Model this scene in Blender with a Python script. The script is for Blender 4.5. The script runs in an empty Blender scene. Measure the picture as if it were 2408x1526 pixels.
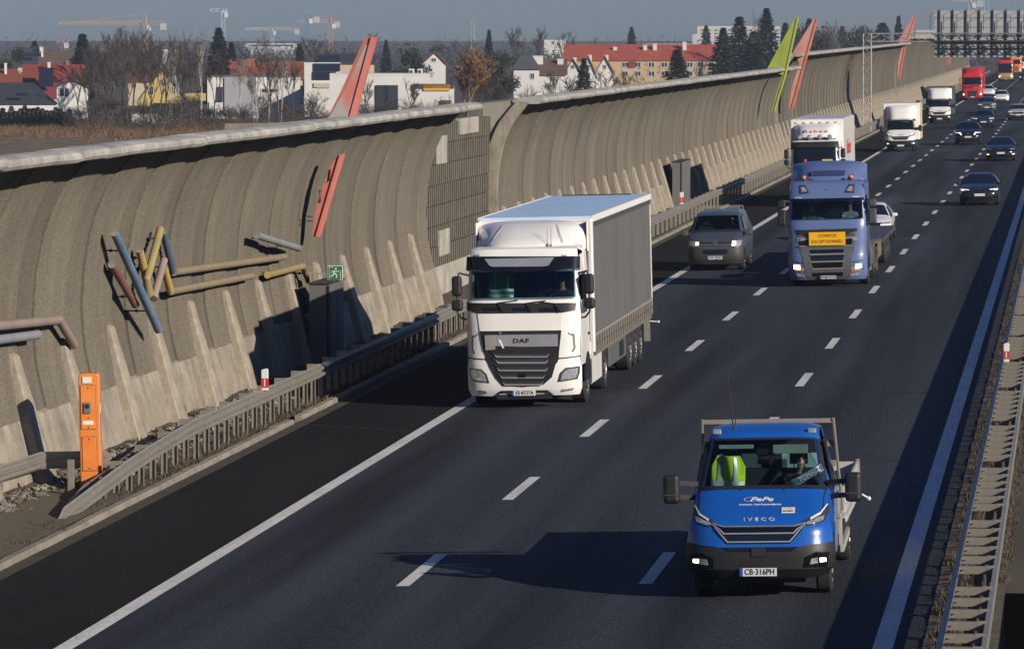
import bpy, math, random
from mathutils import Vector, Matrix
from math import sin, cos, pi, atan, atan2, tan, radians as R
random.seed(7)
S = bpy.context.scene
COL = S.collection

# ---------------------------------------------------------------- camera
FPX, CAMH, KX = 10436.0, 7.8, 0.025          # focal length in 2408-px units, camera height, crossfall of the carriageway
PIT = atan(683 / FPX); YAW = atan(1321 * cos(PIT) / FPX)
FW = Vector((-sin(YAW) * cos(PIT), cos(YAW) * cos(PIT), -sin(PIT)))
RT = Vector((cos(YAW), sin(YAW), 0)); UP = RT.cross(FW)
CP = Vector((0, 0, CAMH))
cd = bpy.data.cameras.new('camera'); cam = bpy.data.objects.new('camera', cd); COL.objects.link(cam)
cam.matrix_world = Matrix(((RT.x, UP.x, -FW.x, 0), (RT.y, UP.y, -FW.y, 0), (RT.z, UP.z, -FW.z, CAMH), (0, 0, 0, 1)))
cd.sensor_width = 36; cd.lens = FPX / 2408 * 36; cd.clip_start = 1; cd.clip_end = 9000
S.camera = cam
# ---------------------------------------------------------------- sky, sun, exposure
SUN_EL, SUN_AZ = R(20.5), R(35)              # azimuth: from straight right (+x) swung back towards the camera
SUND = Vector((cos(SUN_EL) * cos(SUN_AZ), -cos(SUN_EL) * sin(SUN_AZ), sin(SUN_EL)))
W = bpy.data.worlds.new('World'); S.world = W; W.use_nodes = True
nt = W.node_tree; bg = nt.nodes['Background']
sky = nt.nodes.new('ShaderNodeTexSky'); sky.sky_type = 'NISHITA'; sky.sun_disc = False
sky.sun_elevation = SUN_EL; sky.sun_rotation = atan2(SUND.x, SUND.y)
sky.altitude = 100; sky.air_density = 1.0; sky.dust_density = 0.4; sky.ozone_density = 3.0
tint = nt.nodes.new('ShaderNodeMixRGB'); tint.blend_type = 'MULTIPLY'; tint.inputs[0].default_value = 1; tint.inputs[2].default_value = (.69, .87, 1.34, 1)
nt.links.new(sky.outputs[0], tint.inputs[1]); nt.links.new(tint.outputs[0], bg.inputs[0]); bg.inputs[1].default_value = 0.05
sl = bpy.data.lights.new('sun', 'SUN'); sun = bpy.data.objects.new('sun', sl); COL.objects.link(sun)
sl.energy = 5.0; sl.angle = R(0.5); sl.color = (1.0, 0.9, 0.76)
sun.rotation_euler = (-SUND).to_track_quat('-Z', 'Y').to_euler(); sun.location = (60, -40, 60)
S.view_settings.view_transform = 'Standard'; S.view_settings.look = 'None'
S.view_settings.exposure = 0.1; S.view_settings.gamma = 1
S.cycles.use_denoising = True
S.cycles.max_bounces = 6; S.cycles.diffuse_bounces = 1; S.cycles.transparent_max_bounces = 12
S.cycles.volume_bounces = 0; S.cycles.caustics_reflective = False; S.cycles.caustics_refractive = False

# ---------------------------------------------------------------- helpers
def ray(u, v): return FW + RT * ((u - 1204) / FPX) - UP * ((v - 763) / FPX)
def at_depth(u, v, Z): return CP + ray(u, v) * Z                 # real point at a given distance
def at_x(u, v, x): d = ray(u, v); return CP + d * (x / d.x)      # real point on the plane x = const
def at_y(u, v, y): d = ray(u, v); return CP + d * (y / d.y)
def road_z(x): return KX * x
def lerp(a, b, t): return a + (b - a) * t

def link(o, parent=None):
    COL.objects.link(o)
    if parent is not None: o.parent = parent
    return o
def tag(o, label=None, cat=None, group=None, kind=None):
    if label: o['label'] = label
    if cat: o['category'] = cat
    if group: o['group'] = group
    if kind: o['kind'] = kind
    return o
def thing(name, label, cat, loc=(0, 0, 0), rot=(0, 0, 0), group=None):
    o = bpy.data.objects.new(name, None); o.empty_display_size = .2; link(o)
    o.location = loc; o.rotation_euler = rot
    return tag(o, label, cat, group)
def copy_tree(o, parent=None):
    c = o.copy(); link(c)
    if parent is not None: c.parent = parent; c.matrix_parent_inverse = o.matrix_parent_inverse.copy()
    for ch in list(o.children): copy_tree(ch, c)
    return c

MATS = {}
def mat(name, col, rough=.6, metal=0, var=.12, scale=2.5, bump=0, bscale=60, coat=0, col2=None, emit=0, spec=.5, stretch=None, alpha=None, detail=5, grain=None, streak=None):
    if name in MATS: return MATS[name]
    m = bpy.data.materials.new(name); m.use_nodes = True; n = m.node_tree; L = n.links
    b = n.nodes['Principled BSDF']
    b.inputs['Roughness'].default_value = rough; b.inputs['Metallic'].default_value = metal
    b.inputs['Coat Weight'].default_value = coat; b.inputs['Coat Roughness'].default_value = .04
    b.inputs['Specular IOR Level'].default_value = spec
    tc = n.nodes.new('ShaderNodeTexCoord'); mp = n.nodes.new('ShaderNodeMapping'); L.new(tc.outputs['Object'], mp.inputs[0])
    if stretch: mp.inputs['Scale'].default_value = stretch
    nz = n.nodes.new('ShaderNodeTexNoise'); nz.inputs['Scale'].default_value = scale; nz.inputs['Detail'].default_value = detail
    L.new(mp.outputs[0], nz.inputs['Vector'])
    rp = n.nodes.new('ShaderNodeValToRGB'); L.new(nz.outputs[0], rp.inputs[0])
    rp.color_ramp.elements[0].position = .3; rp.color_ramp.elements[1].position = .7
    a = [c * (1 - var) for c in col]; c2 = col2 if col2 else [min(1, c * (1 + var)) for c in col]
    rp.color_ramp.elements[0].color = (*a, 1); rp.color_ramp.elements[1].color = (*c2, 1)
    last = rp.outputs[0]
    for kind, q in (('g', grain), ('s', streak)):
        if not q: continue
        n3 = n.nodes.new('ShaderNodeTexNoise'); n3.inputs['Detail'].default_value = 7
        if kind == 'g': n3.inputs['Scale'].default_value = q[0]; L.new(tc.outputs['Object'], n3.inputs['Vector'])
        else:
            n3.inputs['Scale'].default_value = 1; m3 = n.nodes.new('ShaderNodeMapping'); m3.inputs['Scale'].default_value = q[:3]; L.new(tc.outputs['Object'], m3.inputs[0]); L.new(m3.outputs[0], n3.inputs['Vector'])
        r3 = n.nodes.new('ShaderNodeMapRange'); r3.inputs[1].default_value = .32; r3.inputs[2].default_value = .68; r3.inputs[3].default_value = 1 - q[-1]; r3.inputs[4].default_value = 1 + q[-1]; L.new(n3.outputs[0], r3.inputs[0])
        mu = n.nodes.new('ShaderNodeMixRGB'); mu.blend_type = 'MULTIPLY'; mu.inputs[0].default_value = 1; L.new(last, mu.inputs[1]); L.new(r3.outputs[0], mu.inputs[2]); last = mu.outputs[0]
    L.new(last, b.inputs['Base Color'])
    if emit:
        L.new(rp.outputs[0], b.inputs['Emission Color']); b.inputs['Emission Strength'].default_value = emit
    if bump:
        n2 = n.nodes.new('ShaderNodeTexNoise'); n2.inputs['Scale'].default_value = bscale; n2.inputs['Detail'].default_value = 3
        L.new(mp.outputs[0], n2.inputs['Vector'])
        bp = n.nodes.new('ShaderNodeBump'); bp.inputs['Strength'].default_value = bump; bp.inputs['Distance'].default_value = .02
        L.new(n2.outputs[0], bp.inputs['Height']); L.new(bp.outputs[0], b.inputs['Normal'])
    MATS[name] = m
    return m
def glass(name, tint, clear=.5):
    if name in MATS: return MATS[name]
    m = bpy.data.materials.new(name); m.use_nodes = True; n = m.node_tree; L = n.links; n.nodes.clear()
    out = n.nodes.new('ShaderNodeOutputMaterial'); tr = n.nodes.new('ShaderNodeBsdfTransparent'); tr.inputs[0].default_value = (*tint, 1)
    gl = n.nodes.new('ShaderNodeBsdfGlossy'); gl.inputs['Roughness'].default_value = .03; gl.inputs[0].default_value = (.9, .95, 1, 1)
    fr = n.nodes.new('ShaderNodeFresnel'); fr.inputs[0].default_value = 1.5
    ge = n.nodes.new('ShaderNodeNewGeometry'); iv = n.nodes.new('ShaderNodeMath'); iv.operation = 'SUBTRACT'; iv.inputs[0].default_value = 1; L.new(ge.outputs['Backfacing'], iv.inputs[1])
    mm = n.nodes.new('ShaderNodeMath'); mm.operation = 'MULTIPLY'; L.new(fr.outputs[0], mm.inputs[0]); L.new(iv.outputs[0], mm.inputs[1])      # the inner side of a pane must not go mirror-like
    mx = n.nodes.new('ShaderNodeMixShader'); L.new(mm.outputs[0], mx.inputs[0]); L.new(tr.outputs[0], mx.inputs[1]); L.new(gl.outputs[0], mx.inputs[2])
    L.new(mx.outputs[0], out.inputs[0]); MATS[name] = m
    return m
def nodes_of(m): return m.node_tree.nodes, m.node_tree.links, m.node_tree.nodes['Principled BSDF']

class MB:
    def __init__(s): s.v = []; s.f = []; s.m = []
    def add(s, vs, fs, mi=0):
        o = len(s.v); s.v += [tuple(v) for v in vs]; s.f += [tuple(i + o for i in f) for f in fs]; s.m += [mi] * len(fs); return s
    def hexa(s, p, mi=0):   # 4 bottom + 4 top, counter-clockwise from above
        return s.add(p, [(3, 2, 1, 0), (4, 5, 6, 7), (0, 1, 5, 4), (1, 2, 6, 5), (2, 3, 7, 6), (3, 0, 4, 7)], mi)
    def box(s, c, d, mi=0, mx=None):
        x, y, z = d[0] / 2, d[1] / 2, d[2] / 2
        p = [Vector(q) for q in ((-x, -y, -z), (x, -y, -z), (x, y, -z), (-x, y, -z), (-x, -y, z), (x, -y, z), (x, y, z), (-x, y, z))]
        if mx is not None: p = [mx @ q for q in p]
        return s.hexa([q + Vector(c) for q in p], mi)
    def b2(s, x0, x1, y0, y1, z0, z1, mi=0): return s.box(((x0 + x1) / 2, (y0 + y1) / 2, (z0 + z1) / 2), (x1 - x0, y1 - y0, z1 - z0), mi)
    def tube(s, p0, p1, r0, r1=None, n=8, mi=0, caps=True):
        p0, p1 = Vector(p0), Vector(p1); r1 = r0 if r1 is None else r1
        d = p1 - p0
        if d.length < 1e-6: return s
        d.normalize(); a = d.orthogonal().normalized(); b = d.cross(a)
        vs = [p0 + (a * cos(2 * pi * i / n) + b * sin(2 * pi * i / n)) * r0 for i in range(n)]
        vs += [p1 + (a * cos(2 * pi * i / n) + b * sin(2 * pi * i / n)) * r1 for i in range(n)]
        fs = [(i, (i + 1) % n, n + (i + 1) % n, n + i) for i in range(n)]
        if caps: fs += [tuple(range(n - 1, -1, -1)), tuple(range(n, 2 * n))]
        return s.add(vs, fs, mi)
    def bar(s, p0, p1, w, h, mi=0):     # rectangular bar
        p0, p1 = Vector(p0), Vector(p1); d = (p1 - p0).normalized()
        a = d.cross(Vector((0, 0, 1)))
        a = a.normalized() if a.length > .02 else Vector((1, 0, 0))
        b = a.cross(d); a = a * w / 2; b = b * h / 2
        return s.hexa([p0 - a - b, p0 + a - b, p1 + a - b, p1 - a - b, p0 - a + b, p0 + a + b, p1 + a + b, p1 - a + b], mi)
    def prism(s, poly, e0, e1, axis='y', mi=0):
        n = len(poly)
        def q(p, e): return {'x': (e, p[0], p[1]), 'y': (p[0], e, p[1]), 'z': (p[0], p[1], e)}[axis]
        vs = [q(p, e0) for p in poly] + [q(p, e1) for p in poly]
        fs = [(i, (i + 1) % n, n + (i + 1) % n, n + i) for i in range(n)] + [tuple(range(n - 1, -1, -1)), tuple(range(n, 2 * n))]
        return s.add(vs, fs, mi)
    def lathe(s, prof, axis_pt, n=24, mi=0):    # profile (r, x) turned about the x axis through axis_pt
        vs = []
        for r, x in prof:
            for i in range(n): vs.append((axis_pt[0] + x, axis_pt[1] + r * cos(2 * pi * i / n), axis_pt[2] + r * sin(2 * pi * i / n)))
        fs = []
        for k in range(len(prof) - 1):
            for i in range(n): fs.append((k * n + i, k * n + (i + 1) % n, (k + 1) * n + (i + 1) % n, (k + 1) * n + i))
        return s.add(vs, fs, mi)
    def ball(s, c, r, nu=10, nv=7, mi=0):
        r = r if hasattr(r, '__len__') else (r, r, r); vs = []
        for j in range(nv + 1):
            for i in range(nu):
                a, b = 2 * pi * i / nu, pi * j / nv
                vs.append((c[0] + r[0] * sin(b) * cos(a), c[1] + r[1] * sin(b) * sin(a), c[2] + r[2] * cos(b)))
        return s.add(vs, [(j * nu + i, (j + 1) * nu + i, (j + 1) * nu + (i + 1) % nu, j * nu + (i + 1) % nu) for j in range(nv) for i in range(nu)], mi)
    def grid(s, fn, nu, nv, mi=0):
        vs = [fn(i / nu, j / nv) for j in range(nv + 1) for i in range(nu + 1)]
        return s.add(vs, [(j * (nu + 1) + i, j * (nu + 1) + i + 1, (j + 1) * (nu + 1) + i + 1, (j + 1) * (nu + 1) + i) for j in range(nv) for i in range(nu)], mi)
    def build(s, name, mats, parent=None, smooth=None, bevel=0, merge=False):
        me = bpy.data.meshes.new(name); me.from_pydata(s.v, [], s.f)
        for m in (mats if isinstance(mats, (list, tuple)) else [mats]): me.materials.append(m)
        if any(s.m): me.polygons.foreach_set('material_index', s.m)
        if smooth:
            me.polygons.foreach_set('use_smooth', [True] * len(s.f)); me.set_sharp_from_angle(angle=R(smooth))
        me.update()
        o = link(bpy.data.objects.new(name, me), parent)
        if bevel:
            b = o.modifiers.new('bevel', 'BEVEL'); b.width = bevel; b.segments = 2; b.limit_method = 'ANGLE'; b.angle_limit = R(40)
        return o

def text(body, size, m, parent, mx, bold=0.0, spread=1.0, name='lettering', sx=1.0, shear=0, extrude=.003):
    c = bpy.data.curves.new(name, 'FONT'); c.body = body; c.size = size; c.align_x = 'CENTER'; c.align_y = 'CENTER'
    c.extrude = extrude; c.offset = bold; c.space_character = spread; c.shear = shear; c.resolution_u = 3
    o = link(bpy.data.objects.new(name, c), parent); c.materials.append(m)
    o.matrix_local = mx @ Matrix.Diagonal((sx, 1, 1, 1))
    return o
def front_mx(x, y, z, tilt=0, roll=0):      # text facing -y, leaning back by tilt
    return Matrix.Translation((x, y, z)) @ Matrix.Rotation(R(90 - tilt), 4, 'X') @ Matrix.Rotation(R(roll), 4, 'Z')

# ---- smooth vehicle skins: stations (y, z, half width, corner set-back, corner drop) run bumper > bonnet > screen > roof > tail
def clip_half(poly, ax, val, keep_less):
    out = []; n = len(poly)
    for i in range(n):
        a, b = poly[i], poly[(i + 1) % n]
        ia = (a[ax] <= val) if keep_less else (a[ax] >= val); ib = (b[ax] <= val) if keep_less else (b[ax] >= val)
        if ia: out.append(a)
        if ia != ib:
            t = (val - a[ax]) / (b[ax] - a[ax]); p = [lerp(a[0], b[0], t), lerp(a[1], b[1], t)]; p[ax] = val; out.append(tuple(p))
    return out
class Surf:
    def __init__(s, st, n=5): s.st = [tuple(q) + (0,) * (5 - len(q)) for q in st]; s.n = n
    def par(s, b):
        i = max(0, min(len(s.st) - 2, int(math.floor(b)))); t = b - i
        return [lerp(s.st[i][k], s.st[i + 1][k], t) for k in range(5)]
    def at(s, t, b):
        y, z, w, cy, cz = s.par(b); a = abs(t) ** s.n
        return Vector((t * w, y + cy * a, z - cz * a))
    def b_of_z(s, z):
        for i in range(len(s.st) - 1):
            if s.st[i + 1][1] >= z and s.st[i + 1][1] > s.st[i][1]:
                return i + max(0, (z - s.st[i][1]) / (s.st[i + 1][1] - s.st[i][1]))
        return len(s.st) - 1
    def nrm(s, t, b):
        e = .02; n = (s.at(min(t + e, 1), b) - s.at(max(t - e, -1), b)).cross(s.at(t, min(b + e, len(s.st) - 1)) - s.at(t, max(b - e, 0)))
        return n.normalized() if n.length else Vector((0, -1, 0))
    def xb(s, x, b): w = s.par(b)[2]; return max(-1, min(1, x / w))
    def patch(s, poly, name, m, parent, off=.006, rim=.02, zmode=False, mirror=False, smooth=35):
        objs = []
        for sg in ((1, -1) if mirror else (1,)):
            pl = [(q[0] * sg, s.b_of_z(q[1]) if zmode else q[1]) for q in poly]
            dense = []
            for i in range(len(pl)):
                a, b = pl[i], pl[(i + 1) % len(pl)]; k = max(1, int(abs(b[0] - a[0]) / .15), int(abs(b[1] - a[1]) / .5))
                dense += [(lerp(a[0], b[0], j / k), lerp(a[1], b[1], j / k)) for j in range(k)]
            pts = [(s.xb(x, b), b) for x, b in dense]
            if sum(pts[i][0] * pts[(i + 1) % len(pts)][1] - pts[(i + 1) % len(pts)][0] * pts[i][1] for i in range(len(pts))) < 0: pts.reverse()
            tl = [-1.01, -.96, -.9, -.82, -.7, -.5, -.25, 0, .25, .5, .7, .82, .9, .96, 1.01]
            bmin, bmax = min(p[1] for p in pts), max(p[1] for p in pts)
            bl = sorted({bmin - .01, bmax + .01} | {k / 2 for k in range(int(bmin * 2) + 1, int(bmax * 2) + 1) if bmin < k / 2 < bmax})
            key = {}; V = []; Fc = []
            def vid(p):
                k = (round(p[0], 4), round(p[1], 4))
                if k not in key: key[k] = len(V); V.append(p)
                return key[k]
            for i in range(len(tl) - 1):
                c1 = clip_half(clip_half(pts, 0, tl[i], False), 0, tl[i + 1], True) if pts else []
                if len(c1) < 3: continue
                for j in range(len(bl) - 1):
                    c2 = clip_half(clip_half(c1, 1, bl[j], False), 1, bl[j + 1], True)
                    f = []
                    for p in c2:
                        v = vid(p)
                        if v not in f: f.append(v)
                    if len(f) >= 3: Fc.append(tuple(f))
            pos = []; low = []
            for t, b in V:
                n = s.nrm(t, b); p = s.at(t, b); pos.append(p + n * off); low.append(p - n * rim)
            cnt = {}
            for f in Fc:
                for i in range(len(f)):
                    a, b = f[i], f[(i + 1) % len(f)]; cnt.setdefault((min(a, b), max(a, b)), []).append((a, b))
            N = len(V); fs = list(Fc)
            for e, l in cnt.items():
                if len(l) == 1: a, b = l[0]; fs.append((b, a, N + a, N + b))
            mb = MB(); mb.add(pos + low, fs); objs.append(mb.build(name, m, parent, smooth=smooth))
        return objs
    def shell(s, name, m, parent, belt=.9, wbelt=None, sill=.3, wsill=None, hole=None, smooth=38, sub=2, side_open=None):
        tl = [-1, -.985, -.95, -.9, -.82, -.7, -.5, -.25, 0, .25, .5, .7, .82, .9, .95, .985, 1]
        nb = (len(s.st) - 1) * sub; bs = [k / sub for k in range(nb + 1)]
        if hole:
            tl = sorted(set(tl) | {hole[2], -hole[2]}); bs = sorted(set(bs) | {hole[0], hole[1]}); nb = len(bs) - 1
        mb = MB(); vs = [s.at(t, b) for b in bs for t in tl]; nt_ = len(tl); fs = []
        for j in range(nb):
            for i in range(nt_ - 1):
                tm, bm = (tl[i] + tl[i + 1]) / 2, (bs[j] + bs[j + 1]) / 2
                if hole and hole[0] < bm < hole[1] and abs(tm) < hole[2]: continue
                fs.append((j * nt_ + i, j * nt_ + i + 1, (j + 1) * nt_ + i + 1, (j + 1) * nt_ + i))
        mb.add(vs, fs)
        for sg in (-1, 1):
            rows = []
            for b in bs:
                p = s.at(sg, b); wb = (wbelt or max(q[2] for q in s.st)) * sg; ws = (wsill or abs(wb) * .97) * sg
                zb = min(belt, p.z); fr = 0 if p.z >= belt - .001 else 1
                mid = Vector((wb if p.z >= belt + .05 else p.x, p.y, zb)); zs = min(sill, p.z)
                rows.append([p, mid, Vector((ws if p.z > sill + .1 else p.x, p.y, zs))])
            vv = [q for r in rows for q in r]; ff = []
            for j in range(len(rows) - 1):
                for k in range(2):
                    if side_open and k == 0 and bs[j] >= side_open[0] and bs[j + 1] <= side_open[1]: continue
                    q = (j * 3 + k, j * 3 + k + 1, (j + 1) * 3 + k + 1, (j + 1) * 3 + k)
                    ff.append(q if sg < 0 else q[::-1])
            mb.add(vv, ff)
        return mb.build(name, m, parent, smooth=smooth)
    def mx(s, x, b, off=.012):          # frame lying on the skin: x right, y up the skin
        t = s.xb(x, b); n = s.nrm(t, b); p = s.at(t, b) + n * off
        u = (s.at(t, b + .05) - s.at(t, b - .05)); u = (u - n * u.dot(n)).normalized(); r = u.cross(n)
        return Matrix(((r.x, u.x, n.x, p.x), (r.y, u.y, n.y, p.y), (r.z, u.z, n.z, p.z), (0, 0, 0, 1)))

# ---------------------------------------------------------------- common materials
asphalt = mat('asphalt', (.034, .035, .038), .85, var=.3, scale=.75, stretch=(1, .028, 1), bump=.5, bscale=90, detail=8, spec=.12)
shoulder_m = mat('shoulder_asphalt', (.026, .026, .027), .9, var=.25, scale=.4, stretch=(1, .15, 1), bump=.5, bscale=80, detail=8, spec=.08)
paintw = mat('road_paint', (.64, .63, .6), .7, var=.06, scale=3, detail=8, grain=(16, .22), streak=(4, .5, 1, .12))
concrete = mat('concrete', (.275, .24, .188), .9, var=.22, scale=1.4, bump=.4, bscale=30, detail=8, grain=(9, .12), streak=(2.5, 2.5, .3, .2))
concrete_l = mat('concrete_pale', (.36, .335, .285), .85, var=.2, scale=1.2, bump=.3, bscale=20, detail=9, grain=(9, .12), streak=(2, 2, .3, .15))
concrete_d = mat('concrete_dark', (.15, .135, .11), .9, var=.25, scale=1.2, bump=.4, bscale=25, detail=8, streak=(2, 2, .3, .2))
PK = dict(rough=.95, scale=.5, bump=.6, bscale=45, detail=9, stretch=(1, 1, .35), grain=(26, .22), streak=(3, 3.2, .22, .1))
panel_ms = [mat('panel_a', (.140, .122, .095), var=.14, **PK), mat('panel_b', (.126, .111, .087), var=.15, **PK), mat('panel_c', (.114, .100, .079), var=.16, **PK), mat('panel_d', (.121, .109, .087), var=.18, **PK)]
galv = mat('galvanised_steel', (.285, .265, .225), .5, .35, var=.1, scale=2, detail=8, grain=(8, .06))
galv_d = mat('dark_steel', (.05, .05, .05), .5, .4, var=.2, scale=3)
soil = mat('soil', (.075, .058, .04), .95, var=.4, scale=2.5, bump=1.0, bscale=12, detail=10)
kerb_m = mat('kerb_stone', (.24, .21, .165), .9, var=.25, scale=1.5, bump=.4, bscale=25, detail=9)
rubber = mat('tyre_rubber', (.02, .02, .021), .85, var=.2, scale=8)
rim_m = mat('wheel_rim', (.3, .3, .3), .45, .6, var=.2, scale=6)
blk = mat('black_plastic', (.018, .018, .019), .5, var=.15, scale=5, spec=.4)
blk_g = mat('gloss_black', (.006, .006, .007), .12, var=.1, scale=3, coat=.6)
greyp = mat('grey_plastic', (.06, .06, .062), .6, var=.15, scale=4)
chrome = mat('chrome', (.7, .7, .7), .18, .9, var=.06, scale=3)
satin = mat('satin_silver', (.5, .5, .52), .35, .6, var=.06, scale=3)
lampg = mat('lamp_lens', (.5, .52, .55), .08, .5, var=.35, scale=14, coat=.7)
lampd = mat('lamp_housing', (.09, .09, .1), .1, .5, var=.5, scale=12, coat=.8)
lit = mat('lit_lamp', (1, .97, .88), .3, var=.02, emit=3.5)
litw = mat('lit_lamp_warm', (1, .78, .42), .3, var=.02, emit=2.2)
drl = mat('daytime_lamp', (1, 1, .8), .3, var=.02, emit=1.2)
amber = mat('amber_lens', (.75, .22, .02), .2, var=.15, scale=10, coat=.5)
gl_dark = mat('dark_glass', (.006, .010, .016), .06, var=.5, scale=1.3, coat=.3, spec=.5)
gl_clear = glass('windscreen_glass', (.38, .47, .5))
gl_clear2 = glass('windscreen_glass_dark', (.52, .62, .62))
platem = mat('plate_white', (.62, .63, .65), .5, var=.06, scale=30)
plateb = mat('plate_blue', (.02, .06, .35), .5)
inkm = mat('plate_ink', (.02, .02, .022), .6)
white_p = mat('white_paint', (.8, .78, .74), .35, var=.04, scale=1.5, coat=.35)
white_c = mat('white_car_paint', (.78, .78, .78), .3, var=.03, scale=2, coat=.6)
skin = mat('skin', (.52, .3, .2), .6, var=.08, scale=12)
seatm = mat('seat_fabric', (.02, .02, .022), .9, var=.2, scale=12)
interior = mat('cab_interior', (.012, .013, .015), .8, var=.3, scale=3)
redp = mat('red_reflector', (.55, .03, .03), .5, var=.12, scale=10)
plast_w = mat('white_plastic', (.7, .69, .66), .6, var=.08, scale=8)

# ================================================================ SETTING: ground, carriageway, verges
def strip(name, xs, y0, y1, m, kind='structure', ny=1):     # sheet with profile xs = [(x, z)...] swept along y
    mb = MB(); n = len(xs)
    vs = [(x, y0 + (y1 - y0) * j / ny, z) for j in range(ny + 1) for x, z in xs]
    mb.add(vs, [(j * n + i, j * n + i + 1, (j + 1) * n + i + 1, (j + 1) * n + i) for j in range(ny) for i in range(n - 1)])
    return tag(mb.build(name, m), kind=kind)
land = mat('land', (.07, .058, .04), .95, var=.35, scale=.06, detail=10)
strip('ground', [(-6000, -5.6), (-60, -5.6), (-30, -4.5), (-23, -1.2), (-19.4, -.56), (-16.3, -.47), (-13, -.39), (-2, -.12), (-.9, -.1)], -60, 8000, land)
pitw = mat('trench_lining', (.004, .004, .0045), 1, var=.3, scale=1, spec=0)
strip('ground', [(3.2, -.1), (3.4, .02), (16, .02), (18, -.2), (60, -5.6), (6000, -5.6)], -60, 8000, land)
strip('ground', [(-.9, -.1), (3.2, -.1)], 62.9, 8000, land)
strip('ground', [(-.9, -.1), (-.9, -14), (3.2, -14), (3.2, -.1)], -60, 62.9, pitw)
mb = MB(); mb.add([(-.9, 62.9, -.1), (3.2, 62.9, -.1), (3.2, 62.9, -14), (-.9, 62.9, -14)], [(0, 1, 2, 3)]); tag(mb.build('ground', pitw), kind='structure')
# asphalt with fine aggregate speckle over long wheel-track streaks
for m_, c0, c1 in ((asphalt, (.0165, .019, .0235), (.058, .066, .08)), (shoulder_m, (.014, .0145, .015), (.026, .026, .0265))):
    N, L, B = nodes_of(m_)
    rp = [q for q in N if q.type == 'VALTORGB'][0]; rp.color_ramp.elements[0].color = (*c0, 1); rp.color_ramp.elements[1].color = (*c1, 1)
    tc = [q for q in N if q.type == 'TEX_COORD'][0]
    f = N.new('ShaderNodeTexNoise'); f.inputs['Scale'].default_value = 22; f.inputs['Detail'].default_value = 6; L.new(tc.outputs['Object'], f.inputs['Vector'])
    f2 = N.new('ShaderNodeMapRange'); f2.inputs[1].default_value = .35; f2.inputs[2].default_value = .7; f2.inputs[3].default_value = .6; f2.inputs[4].default_value = 1.45; L.new(f.outputs[0], f2.inputs[0])
    mu = N.new('ShaderNodeMixRGB'); mu.blend_type = 'MULTIPLY'; mu.inputs[0].default_value = 1; L.new(rp.outputs[0], mu.inputs[1]); L.new(f2.outputs[0], mu.inputs[2]); L.new(mu.outputs[0], B.inputs['Base Color'])
strip('road', [(-13.28, road_z(-13.28)), (-1.82, road_z(-1.82))], -60, 1600, asphalt)
strip('road_shoulder', [(-16.25, road_z(-16.25)), (-13.28, road_z(-13.28))], -60, 1600, shoulder_m)
def mark(mb, x0, x1, y0, y1, dz=.004): mb.add([(x0, y0, road_z(x0) + dz), (x1, y0, road_z(x1) + dz), (x1, y1, road_z(x1) + dz), (x0, y1, road_z(x0) + dz)], [(0, 1, 2, 3)])
mb = MB(); mark(mb, -13.36, -13.1, -60, 1600); tag(mb.build('edge_line_marking', paintw), kind='structure')
mb = MB(); mark(mb, -2.5, -2.24, -60, 1600); tag(mb.build('edge_line_marking', paintw), kind='structure')
for xc in (-9.66, -6.1):
    mb = MB()
    for k in range(-6, 110):
        y = 65.7 + 12.13 * k; mark(mb, xc - .1, xc + .1, y - 2, y + 2)
    tag(mb.build('lane_dash_markings', paintw), kind='structure')
wire_shade = mat('wire_shadow_dark', (.008, .008, .009), .8, var=.2)  # dark strips paint the shadows of overhead wires onto the road
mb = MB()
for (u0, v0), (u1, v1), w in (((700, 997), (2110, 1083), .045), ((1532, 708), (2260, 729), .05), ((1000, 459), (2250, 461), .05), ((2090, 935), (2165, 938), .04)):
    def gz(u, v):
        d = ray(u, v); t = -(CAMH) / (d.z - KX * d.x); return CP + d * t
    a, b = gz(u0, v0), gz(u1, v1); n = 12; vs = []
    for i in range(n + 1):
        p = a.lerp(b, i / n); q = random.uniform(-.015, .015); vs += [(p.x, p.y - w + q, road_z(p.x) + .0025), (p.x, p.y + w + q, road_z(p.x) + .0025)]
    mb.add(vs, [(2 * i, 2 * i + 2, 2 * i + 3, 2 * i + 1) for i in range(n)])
tag(mb.build('wire_shadow_strip', wire_shade), kind='structure')
def gnd(u, v, zr=0):                 # point on a plane parallel to the carriageway, zr above it
    d = ray(u, v); t = -(CAMH - zr) / (d.z - KX * d.x); return CP + d * t
# kerb in 1 m stones along the left shoulder
mb = MB(); y = 40.0
while y < 700:
    L_ = 1.0 if y < 150 else 6.0
    if not (91.2 < y < 92.6):
        dx, dz = random.uniform(-.012, .012), random.uniform(-.008, .008); z = road_z(-16.25)
        mb.prism([(-16.42 + dx, z - .1), (-16.25 + dx, z - .1), (-16.25 + dx, z + .07 + dz), (-16.28 + dx, z + .1 + dz), (-16.42 + dx, z + .1 + dz)], y + .006, y + L_ - .006, 'y')
    y += L_
tag(mb.build('kerb', kerb_m, smooth=30), kind='structure')
gut = mat('gutter_dirt', (.05, .042, .03), .95, var=.4, scale=2, detail=9)
strip('gutter_strip', [(-16.25, road_z(-16.25) + .004), (-15.95, road_z(-15.95) + .004)], 20, 700, gut)
mb = MB(); random.seed(3)
vx = [-16.42, -16.8, -17.3, -17.8, -18.3, -19.3]
def vz(x, y): return road_z(x) + .06 + max(0, -x - 17.4) * .16 + .05 * sin(y * 1.7 + x * 3) * sin(y * .63)
ys = [30 + .8 * i for i in range(160)] + [160 + 8 * i for i in range(90)]
mb.add([(x, y, vz(x, y)) for y in ys for x in vx], [(j * 6 + i + 1, j * 6 + i, (j + 1) * 6 + i, (j + 1) * 6 + i + 1) for j in range(len(ys) - 1) for i in range(5)])
tag(mb.build('verge', soil, smooth=80), kind='structure')
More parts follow.
